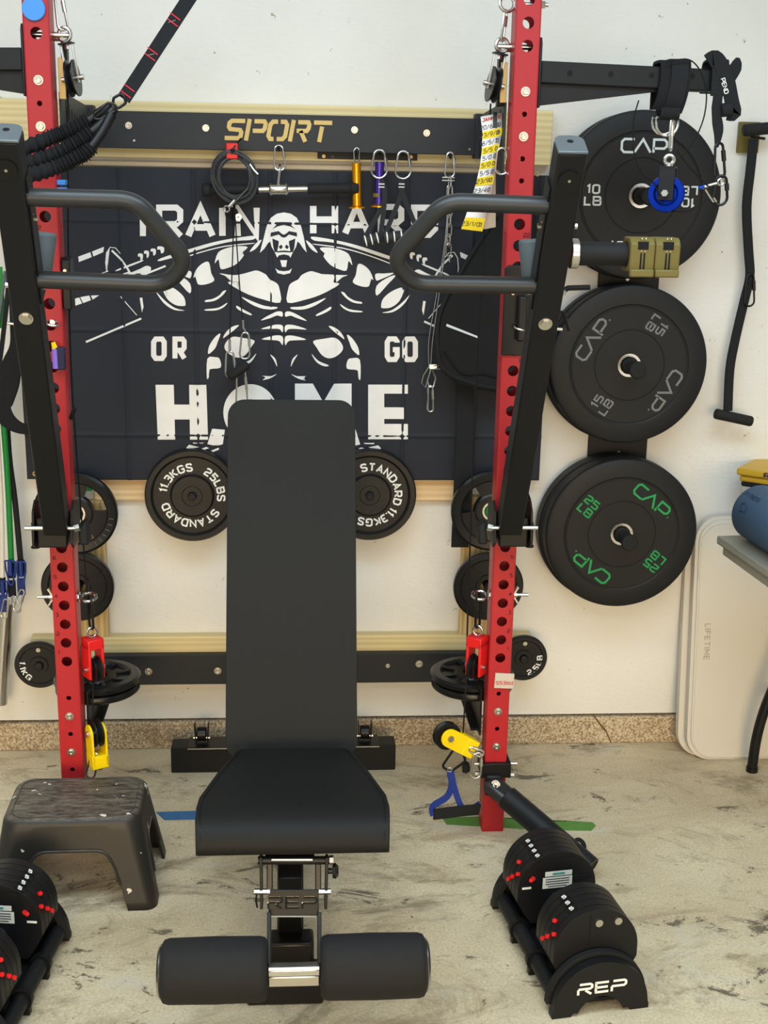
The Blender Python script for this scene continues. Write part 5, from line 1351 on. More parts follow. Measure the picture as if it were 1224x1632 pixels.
m = MB(); m.prism(rrect(wT, hgt, .075), org - EX * .012, EX, upv, -nrm * .030); m.build('tabletop', M_TABW, t, bevel=.006, seg=3)
m = MB(); m.prism(rrect(wT - .02, hgt - .02, .07), org + EX * -.002 + upv * .01, EX, upv, nrm * .006); m.build('inner_panel', M_TABW, t, bevel=.004)
m = MB(); m.tube([org + EX * a + upv * b + nrm * .004 for a, b in [(x_ + .003, y_ + .01) for x_, y_ in rrect(wT - .03, hgt - .03, .068)]], .0035, 6, True); m.build('edge_bead', M_TABW, t)
m = MB(); pL = lean(1126, 1022); uL = -upv; put_text(m, 'LIFETIME', pL + nrm * .0062, uL, EX, nrm * .0018, .018, .0022, gap=.4); m.build('embossed_lettering', M_EMB, t)
m = MB(); m.prism(rrect(wT, hgt - .03, .075), org - EX * .03 - nrm * .035, EX, upv, -nrm * .028); m.build('folded_half', M_TABW, t, bevel=.006)
# grey table with a blue foam roller and cases
zT = .765
tc = [WZ(1142, 850, zT), WZ(1240, 905, zT)]; 
cA = W(1142, 853, -.33); zT = cA.z
cB = WZ(1250, 925, zT)
dA = (cB - cA).normalized(); inn = V((-dA.y, dA.x, 0));
if inn.x < 0: inn = -inn
t = thing('side_table', 'grey plastic folding table at the right edge carrying the blue roller', 'table', (cA.x + .3, cA.y, 0))
m = MB(); pl = [cA, cA + dA * 1.1, cA + dA * 1.1 + inn * .55, cA + inn * .55]
m.solid([V((p.x, p.y, zT)) for p in pl], (0, 0, -.024)); m.build('tabletop', M_TABG, t, bevel=.006)
m = MB(); q = [cA + dA * .02 + inn * .02, cA + dA * 1.05 + inn * .02]; m.bar(q[0] - EZ * .036, q[1] - EZ * .05, .016, .030); m.build('apron', M_TABG, t, bevel=.004)
f0 = WZ(1198, 1229, 0)
m = MB(); m.tube(smooth_path([f0, f0 + V((.004, -.004, .12)), f0 + V((.03, -.006, .25)), f0 + V((.11, -.01, .5)), f0 + V((.16, -.01, zT - .03))], 5), .0155, 14); m.build('leg', M_BLK, t)
m = MB(); m.cyl(f0, f0 + EZ * .015, .018, n=16); m.build('foot_cap', M_BLK2, t)
m = MB(); p = f0 + V((.035, -.008, .235)); m.bar(p, p + V((.3, .02, .05)), .025, .02); m.build('cross_brace', M_GREYPL, t)
# roller axis runs along the table edge
e0 = W(1182, 822, -.33)
R_ = .078; base = cA + dA * .045 + inn * (R_ + .012); ra = V((base.x, base.y, zT + R_)); rb = ra + dA * .62
t = thing('foam_roller', 'blue foam roller lying on the grey side table', 'roller', (ra + rb) / 2 - EZ * R_)
m = MB(); m.lathe([(.0, 0), (R_ - .012, 0), (R_, .012), (R_, .608), (R_ - .012, .62), (0, .62)], ra, dA, 56); m.build('body', M_ROLL, t, ang=.8)
m = MB()
def on_roll(s, a): u, w, d = frame(dA); return ra + dA * s + (EZ * math.sin(a) - inn * math.cos(a)) * (R_ + .0006)
for i_, ch in enumerate('FITNESS'):
    a = rd(50); s = .035 + i_ * .012; nn = (EZ * math.sin(a) - inn * math.cos(a)); put_text(m, ch, on_roll(s, a), dA, dA.cross(nn) * -1, nn * .0006, .013, .0013)
m.build('lettering', M_ROLLD, t)
m = MB(); a = rd(22); nn = (EZ * math.sin(a) - inn * math.cos(a)); m.tube([on_roll(.06 + .011 * math.cos(k), a + .16 * math.sin(k)) for k in [PI * .3 + 1.5 * PI * i / 12 for i in range(13)]], .002, 6); m.tube([on_roll(.078 + .008 * math.cos(k), a + .12 * math.sin(k)) for k in [-1.2 + 2.4 * i / 8 for i in range(9)]], .002, 6); m.build('emblem', M_ROLLD, t)
# stack of cases standing behind the roller
def case(label, px, py, Y, h, mt, lw=None, text=None, name='case', dz=0.):
    p = W(px, py, Y); t = thing(name, label, 'case', p)
    dd = V((.80, -.60, 0)).normalized(); iv = V((.60, .80, 0))
    m = MB(); pts = [p, p + dd * .34, p + dd * .34 + iv * .2, p + iv * .2]
    m.solid(pts, (0, 0, h)); m.build('body', mt, t, bevel=.004)
    return t, p, dd, iv
Yc = -.12
z_s = zT; p_ = W(1176, 765, Yc)
t, p, dd, iv = case('pale grey case at the bottom of the stack behind the roller', 1180, 790, Yc, .030, M_GREYB)
m = MB(); base = V((p.x + .01, p.y + .01, zT)); m.solid([base, base + dd * .32, base + dd * .32 + iv * .18, base + iv * .18], (0, 0, p.z - zT)); m.build('riser', M_GREYB, t)
zc = p.z + .030
def case2(label, off, z0, h, mt):
    q = V((p.x, p.y, z0)) + dd * off + iv * off
    t = thing('case', label, 'case', q, group='cases stacked behind the blue roller')
    m = MB(); m.solid([q, q + dd * .36, q + dd * .36 + iv * .22, q + iv * .22], (0, 0, h)); m.build('body', mt, t, bevel=.005)
    return t, q
case2('flat black case under the gold cases behind the roller', -.002, zc, .014, M_MATTE)
case2('lower gold case of the stack above the black case', -.006, zc + .0145, .018, M_GBOX)
t, q = case2('top gold case with dark lettering at the right edge', -.014, zc + .034, .020, M_GBOX)
m = MB(); put_text(m, 'IRON', q + dd * .10 + EZ * .0105 - iv * .0003, dd, EZ, -iv * .0008, .015, .003); m.build('lettering', M_INK, t)
# ================================================================== left edge: tubes, belt, pipe, ropes
def rtube(label, pts, mt, r, endp, Y):
    t = thing('resistance_tube', label, 'resistance band', W(*pts[-1], Y))
    m = MB(); m.tube(smooth_path([W(x, y, Y) for x, y in pts], 4), r, 12); m.build('tube', mt, t)
    x, y = pts[-1]; m = MB(); m.cyl(W(x, y - 2, Y), W(x + 1, y + 22, Y), r * 1.35, n=14); m.build('end_sleeve', M_BLK2, t)
    m = MB(); m.box(W(x + 1, y + 40, Y), (.022, .010, .05)); m.build('strap', M_NAVY if mt != M_GREEN else M_WEB, t, bevel=.002)
    return t
rtube('green resistance tube hanging at the left edge', [(-2, 600), (6, 680), (13, 780), (18, 898)], M_GREEN, .0085, None, -.12)
rtube('black resistance tube hanging right of the green one', [(8, 600), (14, 720), (24, 800), (33, 895)], M_MATTE, .0085, None, -.10)
rtube('white resistance tube hanging left of the green one', [(-6, 650), (0, 760), (3, 830), (4, 922)], M_WTUBE, .0065, None, -.135)
for px, py, l in ((33, 900, 'blue plastic clip at the end of the black tube'), (4, 930, 'blue plastic clip at the end of the white tube'), (16, 898, 'blue plastic clip beside the end of the green tube')):
    m = MB(); Y = -.14; c = W(px, py, Y); w_ = .014
    m.tube(round_path([c + V((-w_, 0, .008)), c + V((w_, 0, .008)), c + V((w_ * .9, 0, -.02)), c + V((.004, 0, -.065)), c + V((-.004, 0, -.065)), c + V((-w_ * .9, 0, -.02)), c + V((-w_, 0, .008))], .005, 3), .0026, 8); m.cyl(c + V((0, 0, .01)), c + V((0, 0, -.035)), .006, n=12)
    tag(m.build('tube_clip', M_NAVY), l, 'clip')
for a, b, l in (((36, 940), (25, 974), 'silver carabiner below the black tube at the left edge'), ((10, 955), (6, 985), 'silver carabiner below the white tube at the left edge'), ((21, 950), (29, 976), 'silver carabiner below the green tube at the left edge')):
    carabiner(l, W(*a, -.15), W(*b, -.15), .020, V((1, -.3, 0)), r=.0024)
m = MB(); m.cyl(W(11, 960, -.07), W(0, 1121, -.07), .0215, n=28); tag(m.build('steel_pipe', M_STEEL, bevel=.002), 'bare steel pipe standing on end at the left edge', 'pipe')
t = thing('belt', 'black curved padded belt hanging from a pin behind the left lever arm', 'belt', W(20, 690, -.3))
Yb = -.30
bp_ = smooth_path([V(q) for q in ((20, 468, 11), (22, 520, 11), (22, 550, 12), (19, 575, 26), (13, 605, 36), (4, 634, 36), (2, 652, 30), (14, 671, 24), (32, 682, 18), (50, 684, 15))], 5)
m = MB(); m.tube([W(q.x, q.y, Yb) for q in bp_], 0, sq=([max(q.z, 8) / 590 for q in bp_], .012, OUT)); m.build('band', M_CLOTH, t, bevel=.003)
m = MB(); m.cyl(W(12, 515, Yb - .02), W(26, 517, Yb - .02), .0038, n=12); m.cyl(W(23, 516, Yb - .02), W(27, 517, Yb - .02), .008, n=14); m.build('pin', M_STEEL, t)
t = thing('wall_bracket', 'green rack piece with grey rod cut off by the left picture edge', 'bracket', W(2, 525, -.2))
m = MB(); m.hexa([W(x, y, Y) for Y in (-.2, -.26) for x, y in ((-14, 527), (10, 521), (4, 425), (-14, 425))]); m.build('panel', M_GREEN, t, bevel=.002)
m = MB(); m.tube(smooth_path([W(8, 432, -.27), W(5, 460, -.27), W(-4, 525, -.27)], 4), .004, 8); m.build('rod', M_GREYPL, t)
m = MB(); m.tube(smooth_path([W(x, y, -.28) for x, y in ((14, 430), (12, 470), (2, 560), (-6, 610))], 4), 0, sq=(.012, .003, OUT)); m.build('cord', M_WEB, t)
# suspension strap and elastic ropes in front of the left upright
Ys = -.70
t = thing('suspension_strap', 'black webbing strap with red stitches running up out of frame', 'strap', W(195, 160, Ys))
p1, p2 = W(197, 158, Ys), W(318, -28, Ys); p2 = p1 + (p2 - p1) * ((2.99 - p1.z) / (p2.z - p1.z)); dS = (p2 - p1).normalized(); nS = OUT
m = MB(); m.tube([p1.lerp(p2, k / 8) for k in range(9)], 0, sq=(.030, .003, OUT)); m.build('webbing', M_WEB, t)
sd = dS.cross(OUT).normalized()
for px, py in ((279, 26), (275, 36), (243, 81), (239, 91), (206, 140), (200, 150)):
    c = W(px, py, Ys - .0022); m = MB(); m.bar(c - sd * .0135, c + sd * .0135, .0022, .0012, OUT); m.build('stitch', M_STITCHR, t)
for a, b in (((280, 32), (268, 36)), ((246, 86), (234, 88))):
    m = MB(); m.bar(W(*a, Ys - .00221), W(*b, Ys - .00221), .0015, .001, OUT); m.build('stitch', M_CAPG, t)
c = W(190, 160, Ys); m = MB(); m.tube(round_path([W(x, y, Ys - .0022) for x, y in ((192, 150), (181, 156), (180, 165), (188, 173), (201, 164), (197, 152), (192, 150))], .006, 4), .0032, 8); m.build('ring', M_BLK2, t)
def elastic(label, pts, n_ruf, Y0, Y1, w):
    P_ = smooth_path([W(x, y, Y0 + (Y1 - Y0) * i / (len(pts) - 1)) for i, (x, y) in enumerate(pts)], 24)
    rr = []
    for i in range(len(P_)): rr.append(w * (1 + .16 * math.sin(i * 1.9) + .10 * math.sin(i * 3.1 + 1) + random.uniform(-.05, .05)))
    return P_, rr
def rope(label, pts, n_el, Y0, Y1, w):
    P_, rr = elastic(label, pts, 0, Y0, Y1, w); k = int(len(P_) * n_el)
    t = thing('elastic_rope', label, 'elastic rope', P_[0], group='elastic ropes on the suspension strap')
    m = MB(); m.tube(P_[:k], rr[:k], 14); m.build('ruffled_sleeve', M_CLOTH, t, ang=1.2)
    m = MB(); q = P_[k - 2:]; m.tube(q, [w * .72] * len(q), 12); m.build('end_sleeve', M_BLK2, t)
    return t
rope('top elastic rope in a ruffled black sleeve below the strap ring', [(-6, 256), (75, 222), (105, 210), (135, 196), (160, 180), (176, 170)], .66, -.735, -.71, .0165)
rope('middle elastic rope in a ruffled black sleeve', [(-4, 274), (70, 252), (110, 234), (140, 215), (165, 194), (182, 172)], .66, -.755, -.72, .0165)
rope('lowest elastic rope in a ruffled black sleeve', [(-2, 294), (80, 270), (115, 255), (140, 240), (162, 212), (178, 182)], .66, -.78, -.73, .016)
m = MB(); m.tube(round_path([W(x, y, -.735) for x, y in ((172, 164), (184, 166), (186, 176), (160, 190), (150, 190), (150, 182), (172, 164))], .01, 3), .003, 8); tag(m.build('rope_hook', M_BLK2), 'glossy black hook joining elastic ropes and strap ring', 'hook')
# small things stuck to the left upright
m = MB(); c = W(54, 14, UF - .001); m.lathe([(0, 0), (.0255, 0), (.0265, .003), (.025, .006), (0, .0065)], c, OUT, 40); tag(m.build('round_magnet', M_BLUEP), 'round blue magnet at the top of the left upright', 'magnet')
t = thing('clip', 'bright blue plastic clip on the inner side of the left upright', 'clip', W(98, 300, UF + .02))
m = MB(); c = W(98, 295, UF + .02); m.box(c + EZ * .006, (.024, .03, .012)); m.build('upper_jaw', M_BLUEP, t, bevel=.002)
m = MB(); m.box(c - EZ * .010, (.024, .03, .010)); m.build('lower_jaw', M_BLUEP, t, bevel=.002)
t = thing('marker_holder', 'purple marker with yellow tip in a dark holder on the left upright', 'marker', W(92, 585, UF - .02))
a, b = W(88, 556, UF - .018), W(90, 587, UF - .018)
m = MB(); m.cyl(a, b, .0085, n=20); m.build('marker', M_VIOL, t); m = MB(); m.cyl(a + EZ * .016 - EX * .004, a, .005, .0075, n=5); m.build('tip', M_YEL, t)
m = MB(); c = W(97, 571, UF - .013); m.box(c, (.022, .024, .054)); m.build('holder', M_DNAVY, t, bevel=.003)
m = MB(); c = W(803.5, 1085, UF - .003); R = Matrix.Rotation(rd(3), 3, 'Y'); m.box(c, (.051, .005, .042), R); o = tag(m.build('magnet_sign', M_MAG, bevel=.001), 'grey magnet sign with red upside-down letters on the right upright', 'sign')
m = MB(); put_text(m, 'PRESS', c + OUT * .0026 - EZ * .005, -EX, -EZ, OUT * .0004, .0105, .0016, gap=.3); m.build('lettering', M_INKR, o)
m = MB(); c = W(113, 668, UF + .01); m.bar(c, c + V((.012, -.01, .03)), .008, .008); tag(m.build('hook', M_BLK2, bevel=.001), 'small black hook on the inner side of the left upright', 'hook')
# hooks and clip poking out right of the lever arm
m = MB(); a, b = W(895, 466, -.9), W(912, 458, -.9); m.tube(round_path([a, W(905, 459, -.9), W(940, 458, -.9)], .01, 3), .006, 10); tag(m.build('bar_hook', M_BLK), 'black lever tip poking out right of the right lever arm', 'hook')
m = MB(); m.tube(round_path([W(884, 505, -.86), W(893, 496, -.86), W(899, 501, -.86), W(907, 527, -.86)], .006, 3), .004, 8); tag(m.build('strap_hook', M_BLK2), 'thin black hook hanging right of the lever arm bolt', 'hook')
m = MB(); m.cyl(W(883, 524, -.86), W(896, 525, -.86), .004, n=12); tag(m.build('pin_end', M_ZINC), 'small bright pin end right of the lever arm bolt', 'pin')
# ================================================================== floor things: bench, stool, dumbbells, landmine post, tape
t = thing('adjustable_bench', 'black padded workout bench with raised back and leg rollers, in the middle of the room', 'bench', (.016, -.8, 0))
BXc = .0148
T_ = V((BXc, -.63, W(465, 637, -.63).z)); B_ = V((BXc, -.945, .437)); up = (T_ - B_).normalized(); nb = V((0, up.z, -up.y))
if nb.y < 0: nb = -nb
Lb = (T_ - B_).length; Bs = B_ - up * .02
m = MB(); pl = rrect(.306, Lb + .02, .04); pl = [(a, b) for a, b in pl]
m.prism([(a - .153, b) for a, b in pl], Bs, EX, up, nb * .058); bp = m.build('back_pad', M_VINYL, t, bevel=.010, seg=4)
m = MB(); m.tube([Bs + EX * (a - .1535) * 1.003 + up * b + nb * .050 for a, b in rrect(.306, Lb + .02, .04)], .0022, 6, True); m.build('piping', M_BLK2, bp)
m = MB(); m.bar(Bs + nb * .085 + up * .05, T_ + nb * .085 - up * .2, .06, .05, nb); m.build('back_support', M_BLK, t, bevel=.003)
# seat pad lofted from its side profile
prof = [(-.985, .452), (-.995, .466), (-1.02, .471), (-1.12, .472), (-1.24, .472), (-1.285, .471), (-1.315, .467), (-1.338, .458), (-1.353, .444), (-1.360, .428), (-1.362, .412), (-1.358, .404), (-1.345, .400), (-1.0, .40)]
def hw(y):
    K = [(-.98, .100), (-1.0, .122), (-1.03, .134), (-1.10, .157), (-1.17, .182), (-1.22, .195), (-1.27, .2005), (-1.30, .200), (-1.39, .1925)]
    for (a, b), (c, d) in zip(K, K[1:]):
        if y <= a and y >= c: return b + (d - b) * (y - a) / (c - a)
    return K[-1][1] if y < -1.3 else K[0][1]
m = MB(); rows = [[m.v((.0185 + k * hw(y), y, z - (.012 if abs(k) == 1 and z > .44 else 0) * 0)) for k in (-1, -.97, -.5, 0, .5, .97, 1)] for y, z in prof]
n = len(prof)
for i in range(n):
    for j in range(6): m.f([rows[i][j], rows[i][j + 1], rows[(i + 1) % n][j + 1], rows[(i + 1) % n][j]])
for j in (0, 6):
    fc = m.f([r[j] for r in rows]); bmesh.ops.triangulate(m.bm, faces=[fc], ngon_method='EAR_CLIP')
st = m.build('seat_pad', M_VINYL, t, bevel=.007, seg=3, ang=.8)
for q in (-1, 1):
    m = MB(); m.tube([V((.0185 + q * (hw(y) - .010), y, z + .0005)) for y, z in prof[2:10]], .0012, 6); m.build('seam', M_BLK2, st)
m = MB(); m.box((.0185, -1.15, .395), (.22, .26, .012)); m.build('seat_board', M_MATTE, t, bevel=.003)
# frame
m = MB(); m.bar((.012, -1.335, .388), (.012, -1.0, .388), .10, .03); m.build('seat_frame', M_BLK, t, bevel=.003)
Yb0 = -1.345
def atb(px, py, Y): return W(px, py, Y)
m = MB(); m.cyl(atb(411, 1371, Yb0), atb(530, 1371, Yb0), .0085, n=18); m.build('front_axle', M_BLK2, t)
m = MB(); m.cyl(atb(433, 1370, Yb0 - .006), atb(498, 1370, Yb0 - .006), .0035, n=12); m.build('axle_bar', M_STEEL, t)
for px in (416, 521):
    m = MB(); m.bar(atb(px, 1364, Yb0), atb(px + (1 if px < 460 else -2), 1446, Yb0 - .02), .006, .024, OUT); m.build('link_plate', M_BLK, t, bevel=.001)
for px in (430, 507):
    m = MB(); m.bar(atb(px, 1372, Yb0 + .01), atb(px, 1425, Yb0 - .015), .012, .02, OUT); m.build('drop_arm', M_BLK2, t, bevel=.002)
for a, b in ((405, 430), (508, 527)):
    m = MB(); m.cyl(atb(a, 1421, Yb0 - .02), atb(b, 1421, Yb0 - .02), .0065, n=18); m.build('pin', M_STEEL, t)
m = MB(); m.tube([atb(409, 1426, Yb0 - .025), atb(408, 1436, Yb0 - .028), atb(410, 1446, Yb0 - .025)], .002, 6); m.build('pin_lanyard', M_BLK2, t)
m = MB(); a = atb(530, 1388, Yb0); m.cyl(a - EX * .01, a, .006); m.lathe([(0, 0), (.014, 0), (.016, .006), (.010, .012), (0, .012)], a, EX, 6); m.build('adjust_knob', M_BLK2, t)
m = MB(); a = atb(525, 1371, Yb0); m.cyl(a, a + EX * .008, .010, n=6); m.build('axle_nut', M_ZINC, t)
# plate with cut-out letters
a, b, c, d = atb(428, 1418, Yb0 - .022), atb(508, 1418, Yb0 - .022), atb(508, 1459, Yb0 - .038), atb(428, 1459, Yb0 - .038)
m = MB(); nrm_ = (b - a).cross(d - a).normalized(); nrm_ = nrm_ if nrm_.y < 0 else -nrm_
m.hexa([d, c, c - nrm_ * .005, d - nrm_ * .005, a, b, b - nrm_ * .005, a - nrm_ * .005]); lp = m.build('name_plate', M_BLK, t, bevel=.0015)
uu = (b - a).normalized(); vv = (a - d).normalized(); oc_ = (a + b + c + d) / 4 + nrm_ * .0004 - uu * .002
def rep_logo(mb, o, u, v, n, h, sw):
    """three wide letters with split strokes, as cut or printed on the things"""
    def ln(pts, x): mb.stroke([((x + p) * h, (q - .5) * h) for p, q in pts], sw, o, u, v, n)
    x = -2.05
    ln([(.1, .93), (1.0, .93), (1.16, .82), (1.16, .62), (1.0, .5), (0, .5)], x); ln([(.0, .46), (0, .0)], x); ln([(.62, .36), (1.12, 0)], x)
    x = -.62; ln([(0, .93), (1.15, .93)], x); ln([(0, .5), (1.08, .5)], x); ln([(0, .07), (1.15, .07)], x); ln([(.07, .96), (.07, .04)], x)
    x = .82; ln([(.1, .93), (1.05, .93), (1.2, .82), (1.2, .58), (1.05, .46), (0, .46)], x); ln([(0, .46), (0, 0)], x)
m = MB(); rep_logo(m, oc_, uu, vv, nrm_ * .0005, .024, .0044); m.build('letter_cutout', M_CHK, lp)
m = MB(); rep_logo(m, oc_ + vv * .0016 - nrm_ * .0002, uu, vv, nrm_ * .0005, .024, .0014); m.build('letter_edge', M_STEEL, lp)
m = MB(); m.bar(d - vv * .001 + nrm_ * .001, c - vv * .001 + nrm_ * .001, .003, .003, OUT); m.build('bright_edge', M_STEEL, lp)
# uprights of the leg holder and the roller axle
YR = -1.455; zR = W(465, 1543, YR).z
for px in (429, 509):
    m = MB(); m.bar(atb(px, 1455, Yb0 - .036), V((atb(px, 1540, YR).x, YR + .01, zR)), .008, .03, OUT); m.build('holder_arm', M_BLK2, t, bevel=.0015)
m = MB(); xa, xb = atb(428, 1543, YR).x, atb(509, 1543, YR).x
m.box(((xa + xb) / 2, YR - .012, zR + .006), (xb - xa, .03, .012)); m.cyl((xa, YR - .02, zR + .012), (xb, YR - .02, zR + .012), .0055); m.build('axle_bracket', M_STEEL, t, bevel=.001)
m = MB(); m.box(((xa + xb) / 2, YR - .022, zR - .012), (xb - xa, .012, .022)); m.build('axle_tube', M_ZINC, t, bevel=.002)
x0, x1, x2, x3 = W(258, 1545, YR).x, W(426, 1545, YR).x, W(511, 1545, YR).x, W(677, 1545, YR).x
for a, b, e in ((x0, x1, x0), (x2, x3, x3)):
    Rr_ = .0625; m = MB(); L = b - a
    m.lathe([(.012, 0), (Rr_ - .010, .0), (Rr_ - .003, .004), (Rr_, .014), (Rr_ + .0015, L / 2), (Rr_, L - .014), (Rr_ - .003, L - .004), (Rr_ - .010, L), (.012, L)], (a, YR, zR), EX, 64, True)
    fr = m.build('foam_roller', M_FOAM, t, ang=.9)
    m = MB(); q = -1 if e == x0 else 1; m.lathe([(.0, -.001), (.050, -.001), (.052, .003), (.046, .007), (0, .008)], (e, YR, zR), EX * q, 40); m.build('end_cap', M_STEEL, fr)
# spine, column and feet
m = MB(); m.bar((.012, -1.285, .33), (.012, -1.13, .06), .052, .05, OUT); m.build('column', M_BLK, t, bevel=.004)
m = MB(); m.bar((.012, -1.2, .055), (.012, -.15, .055), .06, .05); m.build('spine', M_BLK, t, bevel=.004)
m = MB(); m.bar((.012, -1.05, .08), (.012, -.9, .40), .06, .05, OUT); m.build('rear_column', M_BLK, t, bevel=.004)
fx = W(453, 1590, -1.27).x
m = MB(); m.hexa([V((fx - .078, -1.285, 0)), V((fx + .082, -1.285, 0)), V((fx + .09, -1.19, 0)), V((fx - .09, -1.19, 0)), V((fx - .10, -1.285, .05)), V((fx + .10, -1.285, .05)), V((fx + .10, -1.19, .05)), V((fx - .10, -1.19, .05))]); m.build('front_foot', M_BLK2, t, bevel=.004)
m = MB(); m.box((.014, -1.20, .085), (.10, .06, .06)); m.build('pivot_housing', M_BLK2, t, bevel=.008)
ra_, rb_ = W(273, 1232, -.175), W(630, 1225, -.175)
xm, wl = (ra_.x + rb_.x) / 2, rb_.x - ra_.x
m = MB(); m.box((xm, -.14, .040), (wl, .07, .080)); m.build('rear_foot', M_BLK, t, bevel=.003)
m = MB(); m.box((xm, -.143, .082), (wl - .10, .078, .004)); m.build('foot_plate', M_BLK2, t, bevel=.001)
m = MB(); m.box((xm, -.1825, .081), (wl - .10, .0015, .003)); m.build('plate_edge', M_STEEL, t)
for px in (322, 581):
    c = W(px, 1182, -.14); c = V((c.x, -.14, .084)); 
    for q in (-1, 1):
        m = MB(); m.bar(c + EX * q * .017, c + V((q * .020, 0, .058)), .004, .03, EY); m.build('wheel_fork', M_BLK2, t)
    m = MB(); m.cyl(c + V((-.014, 0, .026)), c + V((.014, 0, .026)), .021, n=28); m.build('wheel', M_BLK2, t, bevel=.003)
    m = MB(); m.cyl(c + V((-.024, -.01, .018)), c + V((.024, -.01, .018)), .004, n=10); m.build('wheel_axle', M_STEEL, t)

# ------------------------------------------------------------------ step stool
t = thing('step_stool', 'worn black plastic step stool in front of the left red upright', 'stool', (-.517, -.757, 0), rd(1))
def ring_pts(w, h, r, z, n=10, k=26):
    """rounded rectangle, sides sampled finely; returns (x, y, side index, fraction)"""
    out = []; cs_ = [(w / 2 - r, -h / 2 + r, -PI / 2), (w / 2 - r, h / 2 - r, 0), (-w / 2 + r, h / 2 - r, PI / 2), (-w / 2 + r, -h / 2 + r, PI)]
    st_ = [(-w / 2 + r, -h / 2), (w / 2, -h / 2 + r), (w / 2 - r, h / 2), (-w / 2, h / 2 - r)]; en = [(w / 2 - r, -h / 2), (w / 2, h / 2 - r), (-w / 2 + r, h / 2), (-w / 2, -h / 2 + r)]
    for s in range(4):
        for i in range(k + 1):
            f_ = .5 - .5 * math.cos(PI * i / k) if False else i / k
            out.append((st_[s][0] + (en[s][0] - st_[s][0]) * f_, st_[s][1] + (en[s][1] - st_[s][1]) * f_, s, f_))
        for i in range(1, n): a = cs_[s][2] + PI / 2 * i / n; out.append((cs_[s][0] + r * math.cos(a), cs_[s][1] + r * math.sin(a), s, -1))
    return out
H_ = .228
lo = ring_pts(.405, .305, .028, 0, 10, 60); hi = ring_pts(.325, .228, .042, H_, 10, 60)
def arch(s, f_):
    if f_ < 0: return 0.
    a0 = .125 if s in (0, 2) else .16; hh = .150 if s in (0, 2) else .150
    x = (f_ - a0) / (1 - 2 * a0)
    if x <= 0 or x >= 1: return 0.
    return hh * (1 - abs(2 * x - 1) ** 9) ** .5
m = MB(); cols = []; LV = 10
ccx, ccy = V((-.517, -.757, 0)).x, -.757
def wp(x, y, z): a = rd(1); return V((ccx + x * math.cos(a) - y * math.sin(a), ccy + x * math.sin(a) + y * math.cos(a), z))
for (xl_, yl_, s, f_), (xh_, yh_, _, _) in zip(lo, hi):
    z0 = arch(s, f_); col = []
    flare = .006 if z0 < .001 else .0
    for j in range(LV + 1):
        z = z0 + (H_ - .012 - z0) * j / LV; k = z / H_
        col.append(m.v(wp(xl_ + (xh_ - xl_) * k, yl_ + (yh_ - yl_) * k, z)))
    for j, (ins, zz) in enumerate(((.003, H_ - .005), (.009, H_ - .001), (.016, H_))):
        rad = math.hypot(xh_, yh_); q = 1 - ins / rad; col.append(m.v(wp(xh_ * q, yh_ * q, zz)))
    cols.append(col)
nC = len(cols)
for i in range(nC):
    A, Bq = cols[i], cols[(i + 1) % nC]
    for j in range(len(A) - 1): m.f([A[j], Bq[j], Bq[j + 1], A[j + 1]])
fc = m.f([c[-1] for c in cols])
bd = m.build('body', M_STOOL, t, ang=.9)
so = bd.modifiers.new('shell', 'SOLIDIFY'); so.thickness = .006; so.offset = -1
m = MB(); m.tube([wp(x * .90, y * .88, H_ + .0002) for x, y, _, _ in hi[::3]], .0012, 6, True); m.build('tread_line', M_STOOL, t)
m = MB(); pr2 = [(x * 1.004, y * 1.004, arch(s, f_), s, f_, h2) for (x, y, s, f_), h2 in zip(lo, hi)]
for s in range(4):
    path = []
    for x, y, z0, s_, f_, h2 in pr2:
        if s_ == s and z0 > 0: k = z0 / H_; path.append(wp(x + (h2[0] - x) * k, y + (h2[1] - y) * k, z0))
    m = MB(); m.tube(path, .0035, 8); m.build('arch_rim', M_STOOL, t)

